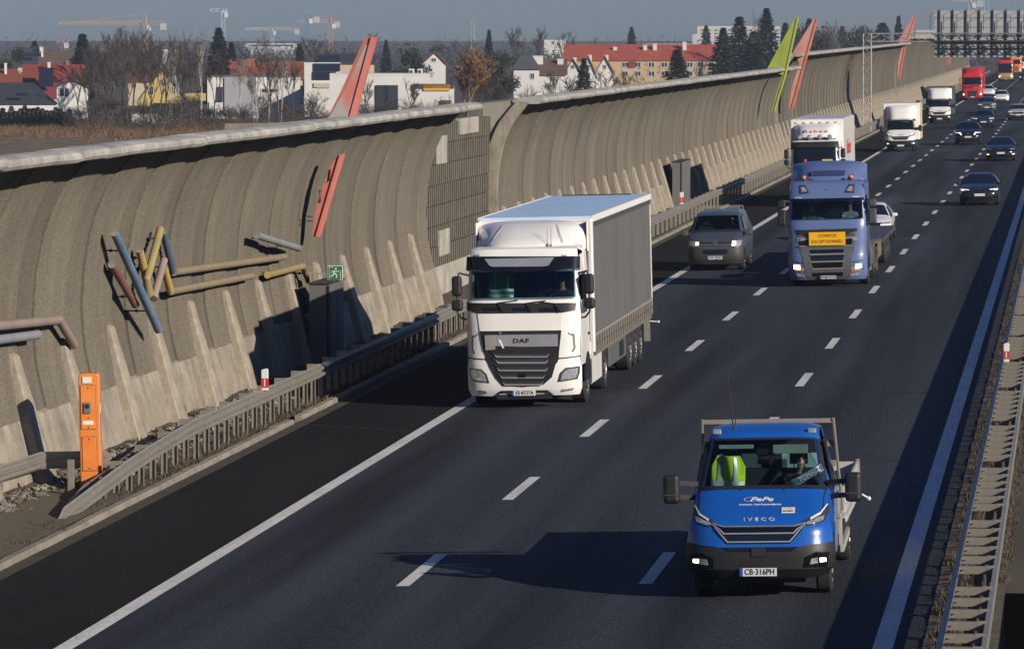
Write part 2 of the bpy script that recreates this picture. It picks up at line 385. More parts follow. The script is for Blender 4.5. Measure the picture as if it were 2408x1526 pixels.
pav = mat('old_paving', (.15, .125, .09), .9, var=.3, scale=2)
N, L, B = nodes_of(pav)
br = N.new('ShaderNodeTexBrick'); br.inputs['Scale'].default_value = 4.5; br.inputs['Color1'].default_value = (.15, .125, .088, 1); br.inputs['Color2'].default_value = (.115, .098, .07, 1); br.inputs['Mortar'].default_value = (.05, .042, .03, 1); br.inputs['Mortar Size'].default_value = .03
tc = [q for q in N if q.type == 'TEX_COORD'][0]; L.new(tc.outputs['Object'], br.inputs['Vector']); L.new(br.outputs[0], B.inputs['Base Color'])
strip('paving', [(-17.9, vz(-17.9, 70) + .05), (-16.44, road_z(-16.44) + .115)], 60, 76.5, pav)
# median: dry grass strip between asphalt edge and barrier
mb = MB(); vx = [-1.86, -1.6, -1.3, -1.0, -.9]
mb.add([(x, y, road_z(x) + (.02 if x < -1.8 else .05) + .015 * sin(y * 2.3 + x * 9)) for y in ys for x in vx], [(j * 5 + i, j * 5 + i + 1, (j + 1) * 5 + i + 1, (j + 1) * 5 + i) for j in range(len(ys) - 1) for i in range(4)])
msoil = mat('median_soil', (.11, .085, .055), .95, var=.4, scale=2.2, bump=1, bscale=14, detail=10)
tag(mb.build('median_verge', msoil, smooth=80), kind='structure')
strip('opposite_carriageway', [(3.5, .03), (15, .03)], -60, 1600, shoulder_m)
# field behind the barrier
plough = mat('ploughed_soil', (.15, .098, .045), .95, var=.5, scale=.5, bump=1, bscale=2, detail=10, stretch=(1, .5, 1))
meadow = mat('dry_meadow', (.17, .10, .045), .95, var=.4, scale=.25, detail=10)
strip('field', [(-400, -5.55), (-62, -5.55)], 380, 552, plough)
strip('meadow', [(-420, -5.55), (-62, -5.55)], 552, 660, meadow)

# ---- stuff: tufts, rubble, dry grass
def tufts(name, spots, m, h=(.06, .16), blades=14, spread=.12, w=.012):
    mb = MB(); vs = []; fs = []
    for x, y, z in spots:
        for k in range(blades):
            a = random.uniform(0, 2 * pi); r = random.uniform(0, spread); hh = random.uniform(*h)
            px, py = x + r * cos(a), y + r * sin(a); b = random.uniform(0, pi); ww = w * random.uniform(.6, 1.4); o = len(vs)
            lx, ly = random.uniform(-.5, .5) * hh, random.uniform(-.5, .5) * hh
            vs += [(px - ww * cos(b), py - ww * sin(b), z), (px + ww * cos(b), py + ww * sin(b), z), (px + lx, py + ly, z + hh)]; fs.append((o, o + 1, o + 2))
    mb.v = vs; mb.f = fs; mb.m = [0] * len(fs)
    return tag(mb.build(name, m), kind='stuff')
drygrass = mat('dry_grass', (.19, .145, .075), .9, var=.45, scale=1.2)
browngrass = mat('brown_weeds', (.085, .065, .04), .9, var=.4, scale=1.2)
random.seed(11)
sp = []
for k in range(1500):
    y = 60 + 70 * random.random() ** 1.3; x = random.choice((random.uniform(-17.2, -16.45), random.uniform(-18.4, -17.2), random.gauss(-16.7, .12)))
    sp.append((x, y, vz(x, y)))
tufts('verge_weeds', sp, browngrass, (.03, .13), 10, .13)
sp = [(random.gauss(-1.52, .09), 45 + 110 * random.random() ** 1.4, -.0) for k in range(2600)]
tufts('median_grass', sp, browngrass, (.04, .14), 9, .1)
sp = [(random.uniform(-1.25, -.9), 63 + 90 * random.random() ** 1.5, -.0) for k in range(900)]
tufts('median_grass', sp, browngrass, (.05, .14), 9, .1)
sp = [(random.uniform(-330, -64), random.uniform(556, 640) - (random.random() < .12) * random.uniform(0, 36), -5.55) for k in range(7000)]
tufts('meadow_grass', sp, mat('meadow_blades', (.15, .088, .04), .9, var=.5, scale=.3), (.25, .75), 9, .9, .05)
mb = MB(); random.seed(5)
for k in range(1700):
    y = 73 + 30 * random.random() ** 1.2; x = random.uniform(-18.35, -17.25); r = random.uniform(.02, .075) * (1.3 if random.random() < .1 else .8)
    c = Vector((x, y, vz(x, y) + r * .3)); mx_ = Matrix.Rotation(random.uniform(0, 6), 3, 'Z') @ Matrix.Rotation(random.uniform(-.5, .5), 3, 'X')
    d = [Vector((random.uniform(.6, 1) * sx * r, random.uniform(.6, 1) * sy * r, random.uniform(.4, .8) * sz * r)) for sz in (-1, 1) for sx, sy in ((-1, -1), (1, -1), (1, 1), (-1, 1))]
    mb.hexa([c + mx_ @ q for q in d])
tag(mb.build('rubble', mat('rubble_stone', (.2, .18, .15), .9, var=.4, scale=.8)), kind='stuff')

# ================================================================ NOISE BARRIER
ZR = [0, .8, 1.5, 2.2, 2.95, 3.75, 4.5, 5.0, 5.38, 5.64, 5.84, 6.0]
OR = [.62, .4, .2, .05, 0, .05, .19, .37, .56, .76, .95, 1.12]
XB, ZG = -19.1, -.46
def wall_o(z):
    for i in range(len(ZR) - 1):
        if z <= ZR[i + 1]: return lerp(OR[i], OR[i + 1], max(0, (z - ZR[i]) / (ZR[i + 1] - ZR[i])))
    return OR[-1]
def wp(o, z, y, k): return (XB + o, y, ZG + z * k)
def barrier(label, y0, y1, k, pitch, step, k2=None, rim=True, group='noise barrier sections along the motorway'):
    t = thing('noise_barrier', label, 'noise barrier', (XB, y0, ZG), group=group)
    def fix(o): o.parent = t; o.matrix_parent_inverse = Matrix.Translation((-XB, -y0, -ZG)); return o
    kf = lambda y: k if k2 is None else lerp(k, k2, (y - y0) / (y1 - y0))
    zs = [1.32 + (6.0 - 1.32) * i / 17 for i in range(18)]
    mb = MB(); y = y0; i = 0; random.seed(int(y0))
    while y < y1 - .05:
        w = min(2.5 if i % 2 == 0 else 1.54, y1 - y); proud = (.05 if i % 2 == 0 else -.02) + random.uniform(-.015, .015); mi = random.choice((0, 0, 1, 3)) if i % 2 == 0 else random.choice((1, 2, 2, 3))
        nc = max(2, int(w / step)); cols = []
        for c in range(nc + 1):
            yy = y + w * c / nc; rib = pitch and (.017 if (c % 4) in (1, 2) else -.017) or 0; sag = -.03 * (2 * c / nc - 1) ** 2
            cols.append([wp(wall_o(z) + proud + rib + sag, z, yy, kf(yy)) for z in zs])
        back = [wp(wall_o(z) - .12, z, y, kf(y)) for z in zs]; back2 = [wp(wall_o(z) - .12, z, y + w, kf(y + w)) for z in zs]
        cols = [back] + cols + [back2]; n = len(zs); fs = []
        for c in range(len(cols) - 1):
            for j in range(n - 1): fs.append((c * n + j, (c + 1) * n + j, (c + 1) * n + j + 1, c * n + j + 1))
        mb.add([p for q in cols for p in q], fs, mi); y += w; i += 1
    fix(mb.build('panel_wall', panel_ms, smooth=28))
    mb = MB(); ny = max(2, int((y1 - y0) / 4)); pz = [(.72, -.3), (.62, 0), (.47, .7), (.3, 1.3), (.16, 1.36)]
    vs = [(XB + o, y0 + (y1 - y0) * j / ny, ZG + z) for j in range(ny + 1) for o, z in pz]
    mb.add(vs, [(j * 5 + i, (j + 1) * 5 + i, (j + 1) * 5 + i + 1, j * 5 + i + 1) for j in range(ny) for i in range(4)])
    fix(mb.build('plinth', concrete))
    # solid back of the wall
    mb = MB(); bz = [(z, wall_o(z) - .14) for z in ZR]
    for yy0, yy1 in ((y0 + .02, y1 - .02),):
        vs = [wp(o, z, yy, kf(yy)) for yy in (yy0, yy1) for z, o in bz] + [wp(o - .22, z, yy, kf(yy)) for yy in (yy0, yy1) for z, o in bz]; n = len(bz)
        fs = [(i, n + i, n + i + 1, i + 1) for i in range(n - 1)] + [(2 * n + i, 2 * n + i + 1, 3 * n + i + 1, 3 * n + i) for i in range(n - 1)] + [(i, i + 1, 2 * n + i + 1, 2 * n + i) for i in range(n - 1)] + [(n + i, 3 * n + i, 3 * n + i + 1, n + i + 1) for i in range(n - 1)]
        mb.add(vs, fs)
    fix(mb.build('backing', concrete_d))
    # coping: rounded cap stones, each lying a little differently
    mb = MB(); y = y0 - .15; random.seed(int(y0) + 3)
    while y < y1:
        w = min(random.choice((1.3, 1.9, 2.0, 2.1)), y1 + .1 - y); a = random.uniform(-.03, .03); b = a + random.uniform(-.03, .03); sec = []
        for yy, d in ((y, a), (y + w - .045, b)):
            kk = kf(min(max(yy, y0), y1)); cx, cz = XB + d, ZG + 6.12 * kk + d * .5
            sec.append([(cx + o, yy, cz + z) for o, z in ((.75, -.12), (1.58, -.14), (1.68, -.11), (1.73, -.05), (1.735, .01), (1.7, .06), (1.6, .095), (1.42, .11), (1.15, .1), (.85, .06), (.72, .0), (.72, -.06))])
        mb.add(sec[0] + sec[1], [(i, 12 + i, 12 + (i + 1) % 12, (i + 1) % 12) for i in range(12)] + [tuple(range(12)), tuple(range(23, 11, -1))]); y += w
    fix(mb.build('coping', mat('coping_concrete', (.36, .345, .315), .85, var=.3, scale=1.1, bump=.4, bscale=14, detail=9, grain=(7, .14)), smooth=24))
    if rim:     # curved concrete edge of the first panel
        mb = MB(); pts = [(o, z) for o, z in zip(OR, ZR)]
        vs = []
        for z, o in [(ZR[0] + (6.05 - ZR[0]) * i / 20, None) for i in range(21)]:
            o = wall_o(z)
            for dy in (-.22, .12):
                vs += [wp(o + .16, z, y0 + dy, k), wp(o - .3, z, y0 + dy, k)]
        fs = []
        for i in range(20):
            q = i * 4
            fs += [(q, q + 2, q + 6, q + 4), (q + 1, q + 5, q + 7, q + 3), (q, q + 4, q + 5, q + 1), (q + 2, q + 3, q + 7, q + 6)]
        mb.add(vs, fs); fix(mb.build('edge_rim', concrete, smooth=40))
    # buttresses
    mb = MB(); zt = 2.55
    p = [(.1, -.5, -.35), (.98, -.5, -.35), (.98, .5, -.35), (.1, .5, -.35), (-.05, -.22, zt), (.17, -.2, zt - .1), (.17, .2, zt - .1), (-.05, .22, zt)]
    mb.hexa([Vector(q) for q in p]); first = None; n = 0
    ylist = []; y = y0 + 2.0
    while y < y1 - .3: ylist.append(y); y += 4.04
    far = []
    for yb in ylist:
        n += 1
        if n > 100: far.append(yb); continue
        if first is None: first = mb.build('buttress', concrete, t, bevel=.03); o = first
        else: o = first.copy(); link(o, t)
        o.location = (0, yb - y0, 0)
    if far:
        mf = MB()
        for yb in far: mf.hexa([Vector(q) + Vector((0, yb - y0, 0)) for q in p])
        tag(mf.build('buttress', concrete, t), kind='stuff')
    return t
barrier('nearest curved concrete noise barrier section, with coloured pipes mounted on its ribbed panels', 60.2, 130.6, 1.0, .12, .03)
barrier('long curved noise barrier section beginning at the flat corrugated wall, behind the white curtain truck', 146, 286.5, .995, .12, .06)
barrier('taller noise barrier section with the narrow red fin, behind the lattice gantry tower', 286.5, 481, 1.13, 0, .5, 1.18)
barrier('highest and most distant noise barrier section, partly hidden by the gantry signboard', 478, 822, 1.28, 0, 1, 1.2)

# flat corrugated wall that closes the gap between the first two sections
t = thing('corrugated_wall', 'flat corrugated concrete wall with pale patches between two curved barrier sections', 'wall', (-19.3, 138, -.46))
def under(o, t): o.parent = t; o.matrix_parent_inverse = Matrix.Translation(-Vector(t.location)); return o
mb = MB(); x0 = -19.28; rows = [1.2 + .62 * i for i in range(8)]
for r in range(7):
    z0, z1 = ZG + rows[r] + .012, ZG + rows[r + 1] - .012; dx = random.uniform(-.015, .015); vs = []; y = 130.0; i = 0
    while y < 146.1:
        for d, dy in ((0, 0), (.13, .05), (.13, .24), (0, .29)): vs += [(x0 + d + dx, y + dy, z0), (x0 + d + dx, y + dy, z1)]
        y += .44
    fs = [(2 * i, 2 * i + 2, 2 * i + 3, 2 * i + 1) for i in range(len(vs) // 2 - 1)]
    for i, f in enumerate(fs): mb.add([vs[q] for q in f], [(0, 1, 2, 3)], 2 if i % 4 == 0 else r % 2)  # near rib sides take a darker colour that paints in their shade
under(mb.build('corrugated_panel', [mat('rib_concrete', (.165, .148, .115), .9, var=.2, scale=1.5, detail=9, grain=(8, .15)), mat('rib_concrete_b', (.145, .13, .102), .9, var=.2, scale=1.5, detail=9, grain=(8, .15)), mat('rib_side_shade', (.05, .043, .034), .95, var=.3)]), t)
mb = MB(); mb.b2(-19.7, -19.29, 129.6, 146.0, -.9, ZG + rows[-1]); under(mb.build('backing', concrete_d), t)
mb = MB(); mb.b2(-19.6, -19.1, 130.4, 146.1, -.9, ZG + 1.2); under(mb.build('plinth', concrete_l, bevel=.02), t)
for u0, u1, v0, v1 in ((1029, 1052, 318, 388), (1084, 1126, 274, 318), (1036, 1058, 536, 604)):
    a, b = at_x(u0, v1, -19.1), at_x(u1, v0, -19.1); mb = MB(); mb.b2(-19.28, -19.1, a.y, b.y, a.z, b.z); under(mb.build('concrete_patch', concrete_l, bevel=.02), t)
mb = MB(); pq = [(XB + wall_o(2.4 + .4 * i) - .12, ZG + 2.4 + .4 * i) for i in range(10)]        # pier that closes the back of the next curved section
mb.prism([(-19.4, -.9), (-19.12, -.9), (-19.12, pq[0][1])] + pq + [(-18.0, 5.62), (-19.4, 5.5)], 145.9, 146.9, 'y'); under(mb.build('end_pylon', mat('pylon_concrete', (.27, .25, .21), .9, var=.2, scale=.7, detail=9, stretch=(1, 1, .3), streak=(3, 3, .3, .15)), t), t)
mb = MB(); mb.b2(-19.9, -19.41, 145.9, 158, -.9, 5.5); under(mb.build('rear_wall', concrete_d, t), t)
mb = MB(); a = at_y(528, 300, 116); mb.prism([(a.x, 0), (-19.9, 3.0), (-19.9, 3.35), (a.x, .35)], -.9, 5.42, 'z'); o = mb.build('concrete_wall', concrete_d, bevel=.02); o.location = (0, 116, 0)
tag(o, 'low grey concrete wall standing behind the barrier coping beside the red fin', 'wall')

# ---- art: fins that pierce the barrier
fin_red = mat('fin_red', (.56, .165, .135), .55, var=.18, scale=1.6, col2=(.62, .19, .155), detail=9)
fin_worn = mat('fin_worn', (.55, .2, .16), .7, var=.1, scale=1.0, detail=10, stretch=(1, 1, .45))
N, L, B = nodes_of(fin_worn); rp = [q for q in N if q.type == 'VALTORGB'][0]; rp.color_ramp.elements[0].color = (.56, .18, .15, 1); rp.color_ramp.elements[0].position = .40
rp.color_ramp.elements[1].color = (.38, .36, .31, 1); rp.color_ramp.elements[1].position = .5
fin_pink = mat('fin_pink', (.55, .235, .18), .65, var=.15, scale=1.2, detail=9, col2=(.6, .29, .23))
fin_green = mat('fin_green', (.3, .36, .05), .6, var=.15, scale=1.2, detail=9)
fin_edge_g = mat('fin_edge_green', (.36, .42, .09), .6, var=.1, scale=1.2)
def fin(label, y, pts, strip_pts, m, me, th, worn=None, upper=None):
    P = [at_y(u, v, y) for u, v in pts]; c = P[0]
    t = thing('fin_sculpture', label, 'sculpture', (c.x, y, c.z), group='blade sculptures piercing the noise barrier')
    mb = MB(); mb.prism([(p.x - c.x, p.z - c.z) for p in P], 0, th, 'y'); mb.build('blade', m, t)
    mb = MB(); Q = [at_y(u, v, y) for u, v in strip_pts]; mb.prism([(p.x - c.x, p.z - c.z) for p in Q], -.05, -.001, 'y'); mb.build('flange', me, t, bevel=.015)
    if upper:
        for nm, pl, y0, y1, mm in (('upper_blade', upper[0], 0, th, m), ('upper_flange', upper[1], -.05, -.001, me)):
            mb = MB(); mb.prism([(p.x - c.x, p.z - c.z) for p in (at_y(u, v, y) for u, v in pl)], y0, y1, 'y'); mb.build(nm, mm, t)
    if worn:
        mb = MB(); Q = [at_y(u, v, y) for u, v in worn]; mb.prism([(p.x - c.x, p.z - c.z) for p in Q], -.012, -.001, 'y'); mb.build('worn_face', fin_worn, t)
    return t
tA = fin('tall red blade with peeling paint leaning through the nearest barrier section', 108.6,
    [(733, 557), (751, 557), (808, 362), (797, 364), (780, 385), (760, 435), (744, 490)], [(741, 558), (752, 558), (809, 362), (798, 364)], fin_red, mat('fin_red_edge', (.62, .2, .165), .5, var=.1, scale=2), .32,
    [(768, 286), (815, 286), (868, 104), (858, 108), (806, 220)], ([(756, 305), (826, 305), (884, 88), (860, 86), (800, 218)], [(812, 305), (827, 305), (885, 88), (873, 88), (818, 290)]))
mb = MB()
for u, v, s_ in ((772, 402, 1), (757, 450, -1)):
    a = at_y(u, v, 108.6); q = [Vector((a.x - tA.location.x + dx, -.03, a.z - tA.location.z + dz)) for dx, dz in ((0, 0), (.06 * s_, .03), (.03 * s_, -.24), (-.02, -.27))]
    for i in range(3): mb.bar(q[i], q[i + 1], .02, .02)
    mb.build('handle', galv_d, tA); mb = MB()
a = at_y(733, 515, 108.6)
for dz in (-.05, .06): mb = MB(); mb.b2(a.x - tA.location.x - .12, a.x - tA.location.x + .03, -.06, -.01, a.z - tA.location.z + dz - .012, a.z - tA.location.z + dz + .012); mb.build('bracket', galv_d, tA)
fin('lime green blade rising where two barrier sections meet', 270,
    [(1813, 265), (1822, 262), (1850, 172), (1853, 158), (1878, 42), (1870, 41), (1803, 164), (1840, 178), (1829, 210)], [(1818, 264), (1823, 263), (1851, 172), (1879, 42), (1874, 42), (1846, 172)], fin_green, fin_edge_g, .45)
fin('pale red blade beside the lime green one at the start of the taller section', 290,
    [(1855, 255), (1866, 255), (1894, 148), (1905, 114), (1923, 44), (1914, 44), (1866, 122), (1880, 150), (1862, 205)], [(1860, 255), (1867, 255), (1895, 148), (1924, 44), (1919, 44), (1890, 148)], fin_pink, fin_red, .5)
fin('narrow red blade behind the gantry beam', 475,
    [(2110, 186), (2116, 186), (2131, 103), (2140, 92), (2156, 36), (2149, 35), (2112, 99), (2122, 108), (2112, 145)], [(2113, 186), (2117, 186), (2132, 103), (2157, 36), (2153, 36), (2128, 103)], fin_pink, fin_red, .6)
fin('small distant red blade showing below the gantry signboard', 641,
    [(2227, 156), (2232, 156), (2239, 118), (2249, 70), (2245, 70), (2226, 116), (2232, 122), (2229, 138)], [(2230, 156), (2233, 156), (2240, 118), (2250, 70), (2247, 70), (2236, 118)], fin_red, fin_red, .6)

# ---- art: painted pipes held off the wall
pp = {}
for nme, c, c2 in (('blue', (.10, .17, .28), (.17, .235, .33)), ('red', (.24, .075, .07), (.2, .13, .115)), ('yellow', (.5, .36, .06), (.36, .28, .12)), ('tan', (.24, .205, .13), (.36, .27, .09)),
                   ('grey', (.21, .225, .25), (.26, .265, .27)), ('dusty', (.22, .19, .165), (.3, .23, .1)), ('brown', (.26, .19, .16), (.3, .235, .2)), ('deepblue', (.06, .095, .14), (.1, .14, .19))):
    pp[nme] = mat('pipe_' + nme, c, .6, var=.05, scale=2.2, col2=c2, detail=9)
pcap = mat('pipe_cap', (.2, .19, .17), .8, var=.3, scale=6)
def pipe(label, pts, m, r=.085, off=.45, capm=None):
    P = [at_x(u, v, XB + off + (q[0] if q else 0)) for u, v, *q in pts]; c = P[0].copy()
    t = thing('painted_pipe', label, 'pipe', c, group='painted pipes mounted on the noise barrier')
    mb = MB(); Q = [p - c for p in P]
    for i in range(len(Q) - 1): mb.tube(Q[i], Q[i + 1], r, n=16)
    for q in Q[1:-1]: mb.ball(q, r * 1.01, 14, 9)
    mb.build('pipe', m, t, smooth=50)
    for a_, b_ in ((Q[0], Q[1]), (Q[-1], Q[-2])): mb = MB(); mb.tube(a_, a_ + (a_ - b_).normalized() * .012, r * 1.04, n=16); mb.build('end_cap', capm or pcap, t, smooth=40)
    for i in range(len(Q) - 1):
        for f_ in ((.18, .8) if (Q[i + 1] - Q[i]).length > 1.2 else (.5,)):
            p = Q[i].lerp(Q[i + 1], f_); zz = (p + c).z - ZG; wx = XB + wall_o(max(1.4, zz)) - .05 - c.x
            mb = MB(); mb.tube(p, Vector((wx, p.y, p.z)), .016, n=6); mb.ball(Vector((lerp(p.x, wx, .5), p.y, p.z)), .035, 8, 5); mb.build('stand_off', galv_d, t)
    return t
pipe('longest blue pipe slanting down across the ribbed wall', [(269, 547), (372, 775)], pp['blue'], .085, .52)
pipe('short dull red pipe below the long blue pipe', [(263, 622), (318, 716)], pp['red'], .08, .3)
pipe('short bright yellow pipe between the blue and tan pipes', [(328, 588), (352, 690)], pp['yellow'], .082, .28)
pipe('long tan yellow pipe leaning right with rounded upper end', [(377, 540), (346, 655), (350, 694)], pp['tan'], .082, .4)
pipe('brownish pipe hanging below the tan yellow pipe', [(386, 612), (361, 702)], pp['brown'], .078, .3, pp['red'])
pipe('dark blue pipe right of the tan yellow one, ending at a level pipe', [(384, 545), (407, 638)], pp['deepblue'], .078, .22)
pipe('upper and longer of the two level dusty pipes with yellow stains', [(409, 640), (668, 604)], pp['dusty'], .08, .22)
pipe('short yellow pipe slanting down to the lower level pipe', [(385, 627), (401, 685)], pp['yellow'], .08, .26)
pipe('lower and shorter of the two level dusty pipes with yellow stains', [(403, 685), (591, 649)], pp['dusty'], .08, .26)
pipe('grey blue pipe stub pointing out beside the red fin', [(604, 554), (702, 584)], pp['grey'], .082, .42)
pipe('tan pipe with bright yellow end and bent elbow near exit sign', [(629, 647), (712, 626), (726, 660)], pp['tan'], .08, .3, pp['yellow'])
pipe('dull red pipe bent downwards at the left edge of the photo', [(-60, 772), (139, 752), (174, 810)], pp['brown'], .085, .3)
pipe('grey level pipe below the bent red pipe at left edge', [(-60, 806), (88, 787)], pp['grey'], .085, .26)

# ================================================================ GUARDRAILS
def wbeam(mb, path, face, mi=0):          # path [(x, y, z_top)], face +1: corrugation bulges to +x
    prof = [(0, 0), (.02, -.03), (.085, -.055), (.085, -.115), (.02, -.14), (.02, -.17), (.085, -.195), (.085, -.255), (.02, -.28), (0, -.31)]
    n = len(prof); vs = [(x + face * o, y, z + dz) for x, y, z in path for o, dz in prof]
    fs = [(j * n + i, (j + 1) * n + i, (j + 1) * n + i + 1, j * n + i + 1) for j in range(len(path) - 1) for i in range(n - 1)]
    mb.add(vs, fs, mi)
def guardrail(label, path, posts, face=1, rear=None, name='guardrail', post_h=.75, far_posts=()):
    c = Vector(path[0]); c.z = path[0][2] - .75
    t = thing(name, label, 'guardrail', c)
    mb = MB(); wbeam(mb, [tuple(Vector(p) - c) for p in path], face); mb.build('rail', galv, t, smooth=25)
    def top(y):
        for a, b in zip(path, path[1:]):
            if a[1] <= y <= b[1]: q = (y - a[1]) / (b[1] - a[1]); return lerp(a[0], b[0], q), lerp(a[2], b[2], q)
        return path[-1][0], path[-1][2]
    pm = MB(); pm.b2(-.05, .05, -.012, .012, -1.0, -.03); pm.b2(-.05, -.042, -.05, .05, -1.0, -.03); pm.b2(.042, .05, -.05, .05, -1.0, -.03)
    first = None
    for y in posts:
        x, z = top(y); loc = (x - face * .06 - c.x, y - c.y, z - c.z)
        if first is None: o = first = pm.build('post', galv, t)
        else: o = first.copy(); link(o, t)
        o.location = loc
    if far_posts:
        mf = MB()
        for y in far_posts: x, z = top(y); mf.b2(x - face * .06 - c.x - .05, x - face * .06 - c.x + .05, y - c.y - .05, y - c.y + .05, z - c.z - 1, z - c.z - .03)
        tag(mf.build('post', galv, t), kind='stuff')
    if rear:
        sm = MB(); sm.b2(-.26, 0, -.03, .03, -.16, .012); f2 = None
        for k in range(100):
            x, z = top(rear[2] + k * rear[3]); loc = (x - c.x, rear[2] + k * rear[3] - c.y, z - c.z)
            if f2 is None: o = f2 = sm.build('spacer', galv, t)
            else: o = f2.copy(); link(o, t)
            o.location = loc
    return t
def rz(x, h): return road_z(x) + h
path = [tuple(at_x(u, v, x)) for u, v, x in ((126, 1240, -16.8), (150, 1192, -16.76), (222, 1138, -16.7), (296, 1083, -16.66), (352, 1046, -16.65))]
y0_ = path[-1][1]; path += [(-16.65, y0_ + 4 + 4 * i, rz(-16.65, .86)) for i in range(205)]
tr = guardrail('long steel guardrail with sloping end running along the left shoulder', path, [75.6 + 1.02 * i for i in range(100)], 1, (500, 0, 77.0, 2.04), far_posts=[177.6 + 2.04 * i for i in range(260)])
mb = MB(); q = [at_x(u, v, -17.02) - tr.location for u, v in ((108, 1240), (199, 1140), (270, 1093), (318, 1056), (372, 1032))] + [Vector((-16.9, 86, rz(-16.9, .84))) - tr.location]
for a, b in zip(q, q[1:]): mb.bar(a - Vector((0, 0, .07)), b - Vector((0, 0, .07)), .05, .14)
mb.build('rear_rail', galv, tr)
a, b, c_ = gnd(-40, 1105, .78), gnd(96, 1062, .78), gnd(192, 1084, .78)
t = guardrail('short kinked guardrail piece behind the orange emergency post', [tuple(a), (b.x, b.y - .01, b.z), (c_.x, max(c_.y, b.y + .1), c_.z)] if a.y < b.y else [tuple(c_), tuple(b), tuple(a)], [], 1)
for q in (a.lerp(b, .35), b.lerp(c_, .85)): mb = MB(); mb.box((q.x - .08 - t.location.x, q.y - t.location.y, q.z - .45 - t.location.z), (.1, .1, .9)); mb.build('post', galv, t)
# double-sided median barrier
yb0 = 44.0; XL, XR = -1.46, -.98; ztop = .69
t = thing('median_barrier', 'double sided steel median barrier with ladder like spacers at the right edge', 'guardrail', ((XL + XR) / 2, yb0, -.03))
mb = MB(); wbeam(mb, [((XL - XR) / 2, y - yb0, ztop + .03) for y in (yb0, 150, 400, 1200)], -1); mb.build('rail', galv, t, smooth=25)
mb = MB(); mb.prism([((XR - XL) / 2 - .03, ztop - .19), ((XR - XL) / 2 + .03, ztop - .19), ((XR - XL) / 2 + .03, ztop + .03), ((XR - XL) / 2 - .03, ztop + .03)], 0, 1156, 'y'); mb.build('rail', galv, t)
mb = MB()
mb.b2(-.235, .235, -.006, .006, .6, .69); mb.b2(-.235, .235, -.006, .07, .69, .705)
mb.b2(.12, .235, -.008, -.006, .5, .72); mb.b2(-.235, -.16, -.05, .05, .66, .7); mb.b2(.12, .16, -.03, .03, .4, .6)
pm = MB(); pm.b2(-.05, .05, -.006, .006, -.5, .66); pm.b2(-.05, -.044, -.04, .04, -.5, .66); pm.b2(.044, .05, -.04, .04, -.5, .66)
bsteel = mat('barrier_steel', (.19, .17, .14), .6, .1, var=.2, scale=3, detail=8)
f1 = f2 = None
for i in range(100):
    if i % 7 == 5: continue
    y = .6 + 1.13 * i
    if f1 is None: f1 = o1 = mb.build('spacer', bsteel, t); f2 = o2 = pm.build('post', bsteel, t)
    else: o1 = f1.copy(); link(o1, t); o2 = f2.copy(); link(o2, t)
    o1.location = (0, y, .03); o2.location = (0, y + .05, .03)
mf = MB()
for i in range(100, 420):
    y = .6 + 1.13 * i; mf.b2(-.23, .23, y, y + .06, .6, .73); mf.b2(-.05, .05, y - .03, y + .03, -.4, .6)
tag(mf.build('spacer', galv, t), kind='stuff')

# ---- delineators, SOS post, exit sign, screens, gantry
def delineator(label, p, h=.62, w=.13):
    t = thing('delineator_post', label, 'marker post', p, group='red and white marker posts on the guardrails')
    mb = MB(); mb.prism([(-w / 2, 0), (w / 2, 0), (w / 2, h), (w / 4, h + .02), (-w / 2, h - .01)], -.03, .03, 'y'); mb.build('post_body', plast_w, t, bevel=.008)
    mb = MB(); mb.b2(-w / 2 - .003, w / 2 + .003, -.034, .034, .06, h * .58); mb.build('red_band', redp, t)
    mb = MB(); mb.b2(-.012, .012, -.038, -.03, .09, h * .54); mb.build('reflector', plast_w, t)
a = at_x(623, 918, -16.6); delineator('red and white marker post on the near guardrail above the dark shadow', a, .44, .14)
a = at_x(1603, 480, -16.7); delineator('red and white marker post beside the distant grey exit screen', a, .5, .16)
a = Vector((-1.39, 96.4, .72)); delineator('red and white marker post standing on the median barrier', a, .4, .12)

a = gnd(207, 1128); t = thing('emergency_post', 'tall orange emergency telephone post behind the guardrail end', 'emergency phone', (-17.32, 77.3, vz(-17.32, 77.3) + .0), (0, R(-1), R(8)))
org = mat('orange_paint', (.72, .21, .035), .5, var=.08, scale=3, detail=8, col2=(.76, .25, .05))
mb = MB(); mb.prism([(-.185, .1), (.185, .1), (.185, 2.05), (.15, 2.11), (-.15, 2.11), (-.185, 2.05)], -.17, .17, 'y'); mb.build('cabinet', org, t, bevel=.02)
mb = MB(); mb.b2(-.15, -.1, -.1, .1, -.3, .1); mb.b2(.1, .15, -.1, .1, -.3, .1); mb.build('foot', galv_d, t)
mb = MB(); mb.b2(-.15, .11, -.185, -.171, 1.12, 1.9); mb.b2(-.14, .11, -.185, -.171, .38, .98); mb.build('door', org, t, bevel=.006)
dk = mat('door_gap', (.18, .05, .015), .8); mb = MB()
for x0, x1, z0, z1 in ((-.158, .118, 1.112, 1.908), (-.148, .118, .372, .988)): mb.b2(x0, x1, -.176, -.1701, z0, z1)
mb.build('door_gap', dk, t)
mb = MB(); mb.b2(-.1, .03, -.215, -.186, 1.4, 1.6); mb.build('speaker_box', mat('speaker_grey', (.16, .15, .14), .5), t, bevel=.012)
mb = MB(); mb.tube((-.035, -.222, 1.53), (-.035, -.216, 1.53), .042, n=16); mb.build('speaker', blk, t)
for x0, x1, z0, z1 in ((-.11, .05, 1.94, 2.05), (-.12, .07, 1.2, 1.27)): mb = MB(); mb.b2(x0, x1, -.19, -.172, z0, z1); mb.build('sticker', plast_w, t)
mb = MB()
for z in (1.15, 1.86, .94, .42, 1.32): mb.tube((-.02, -.19, z), (-.02, -.184, z), .012, n=8)
mb.build('lock', blk, t)
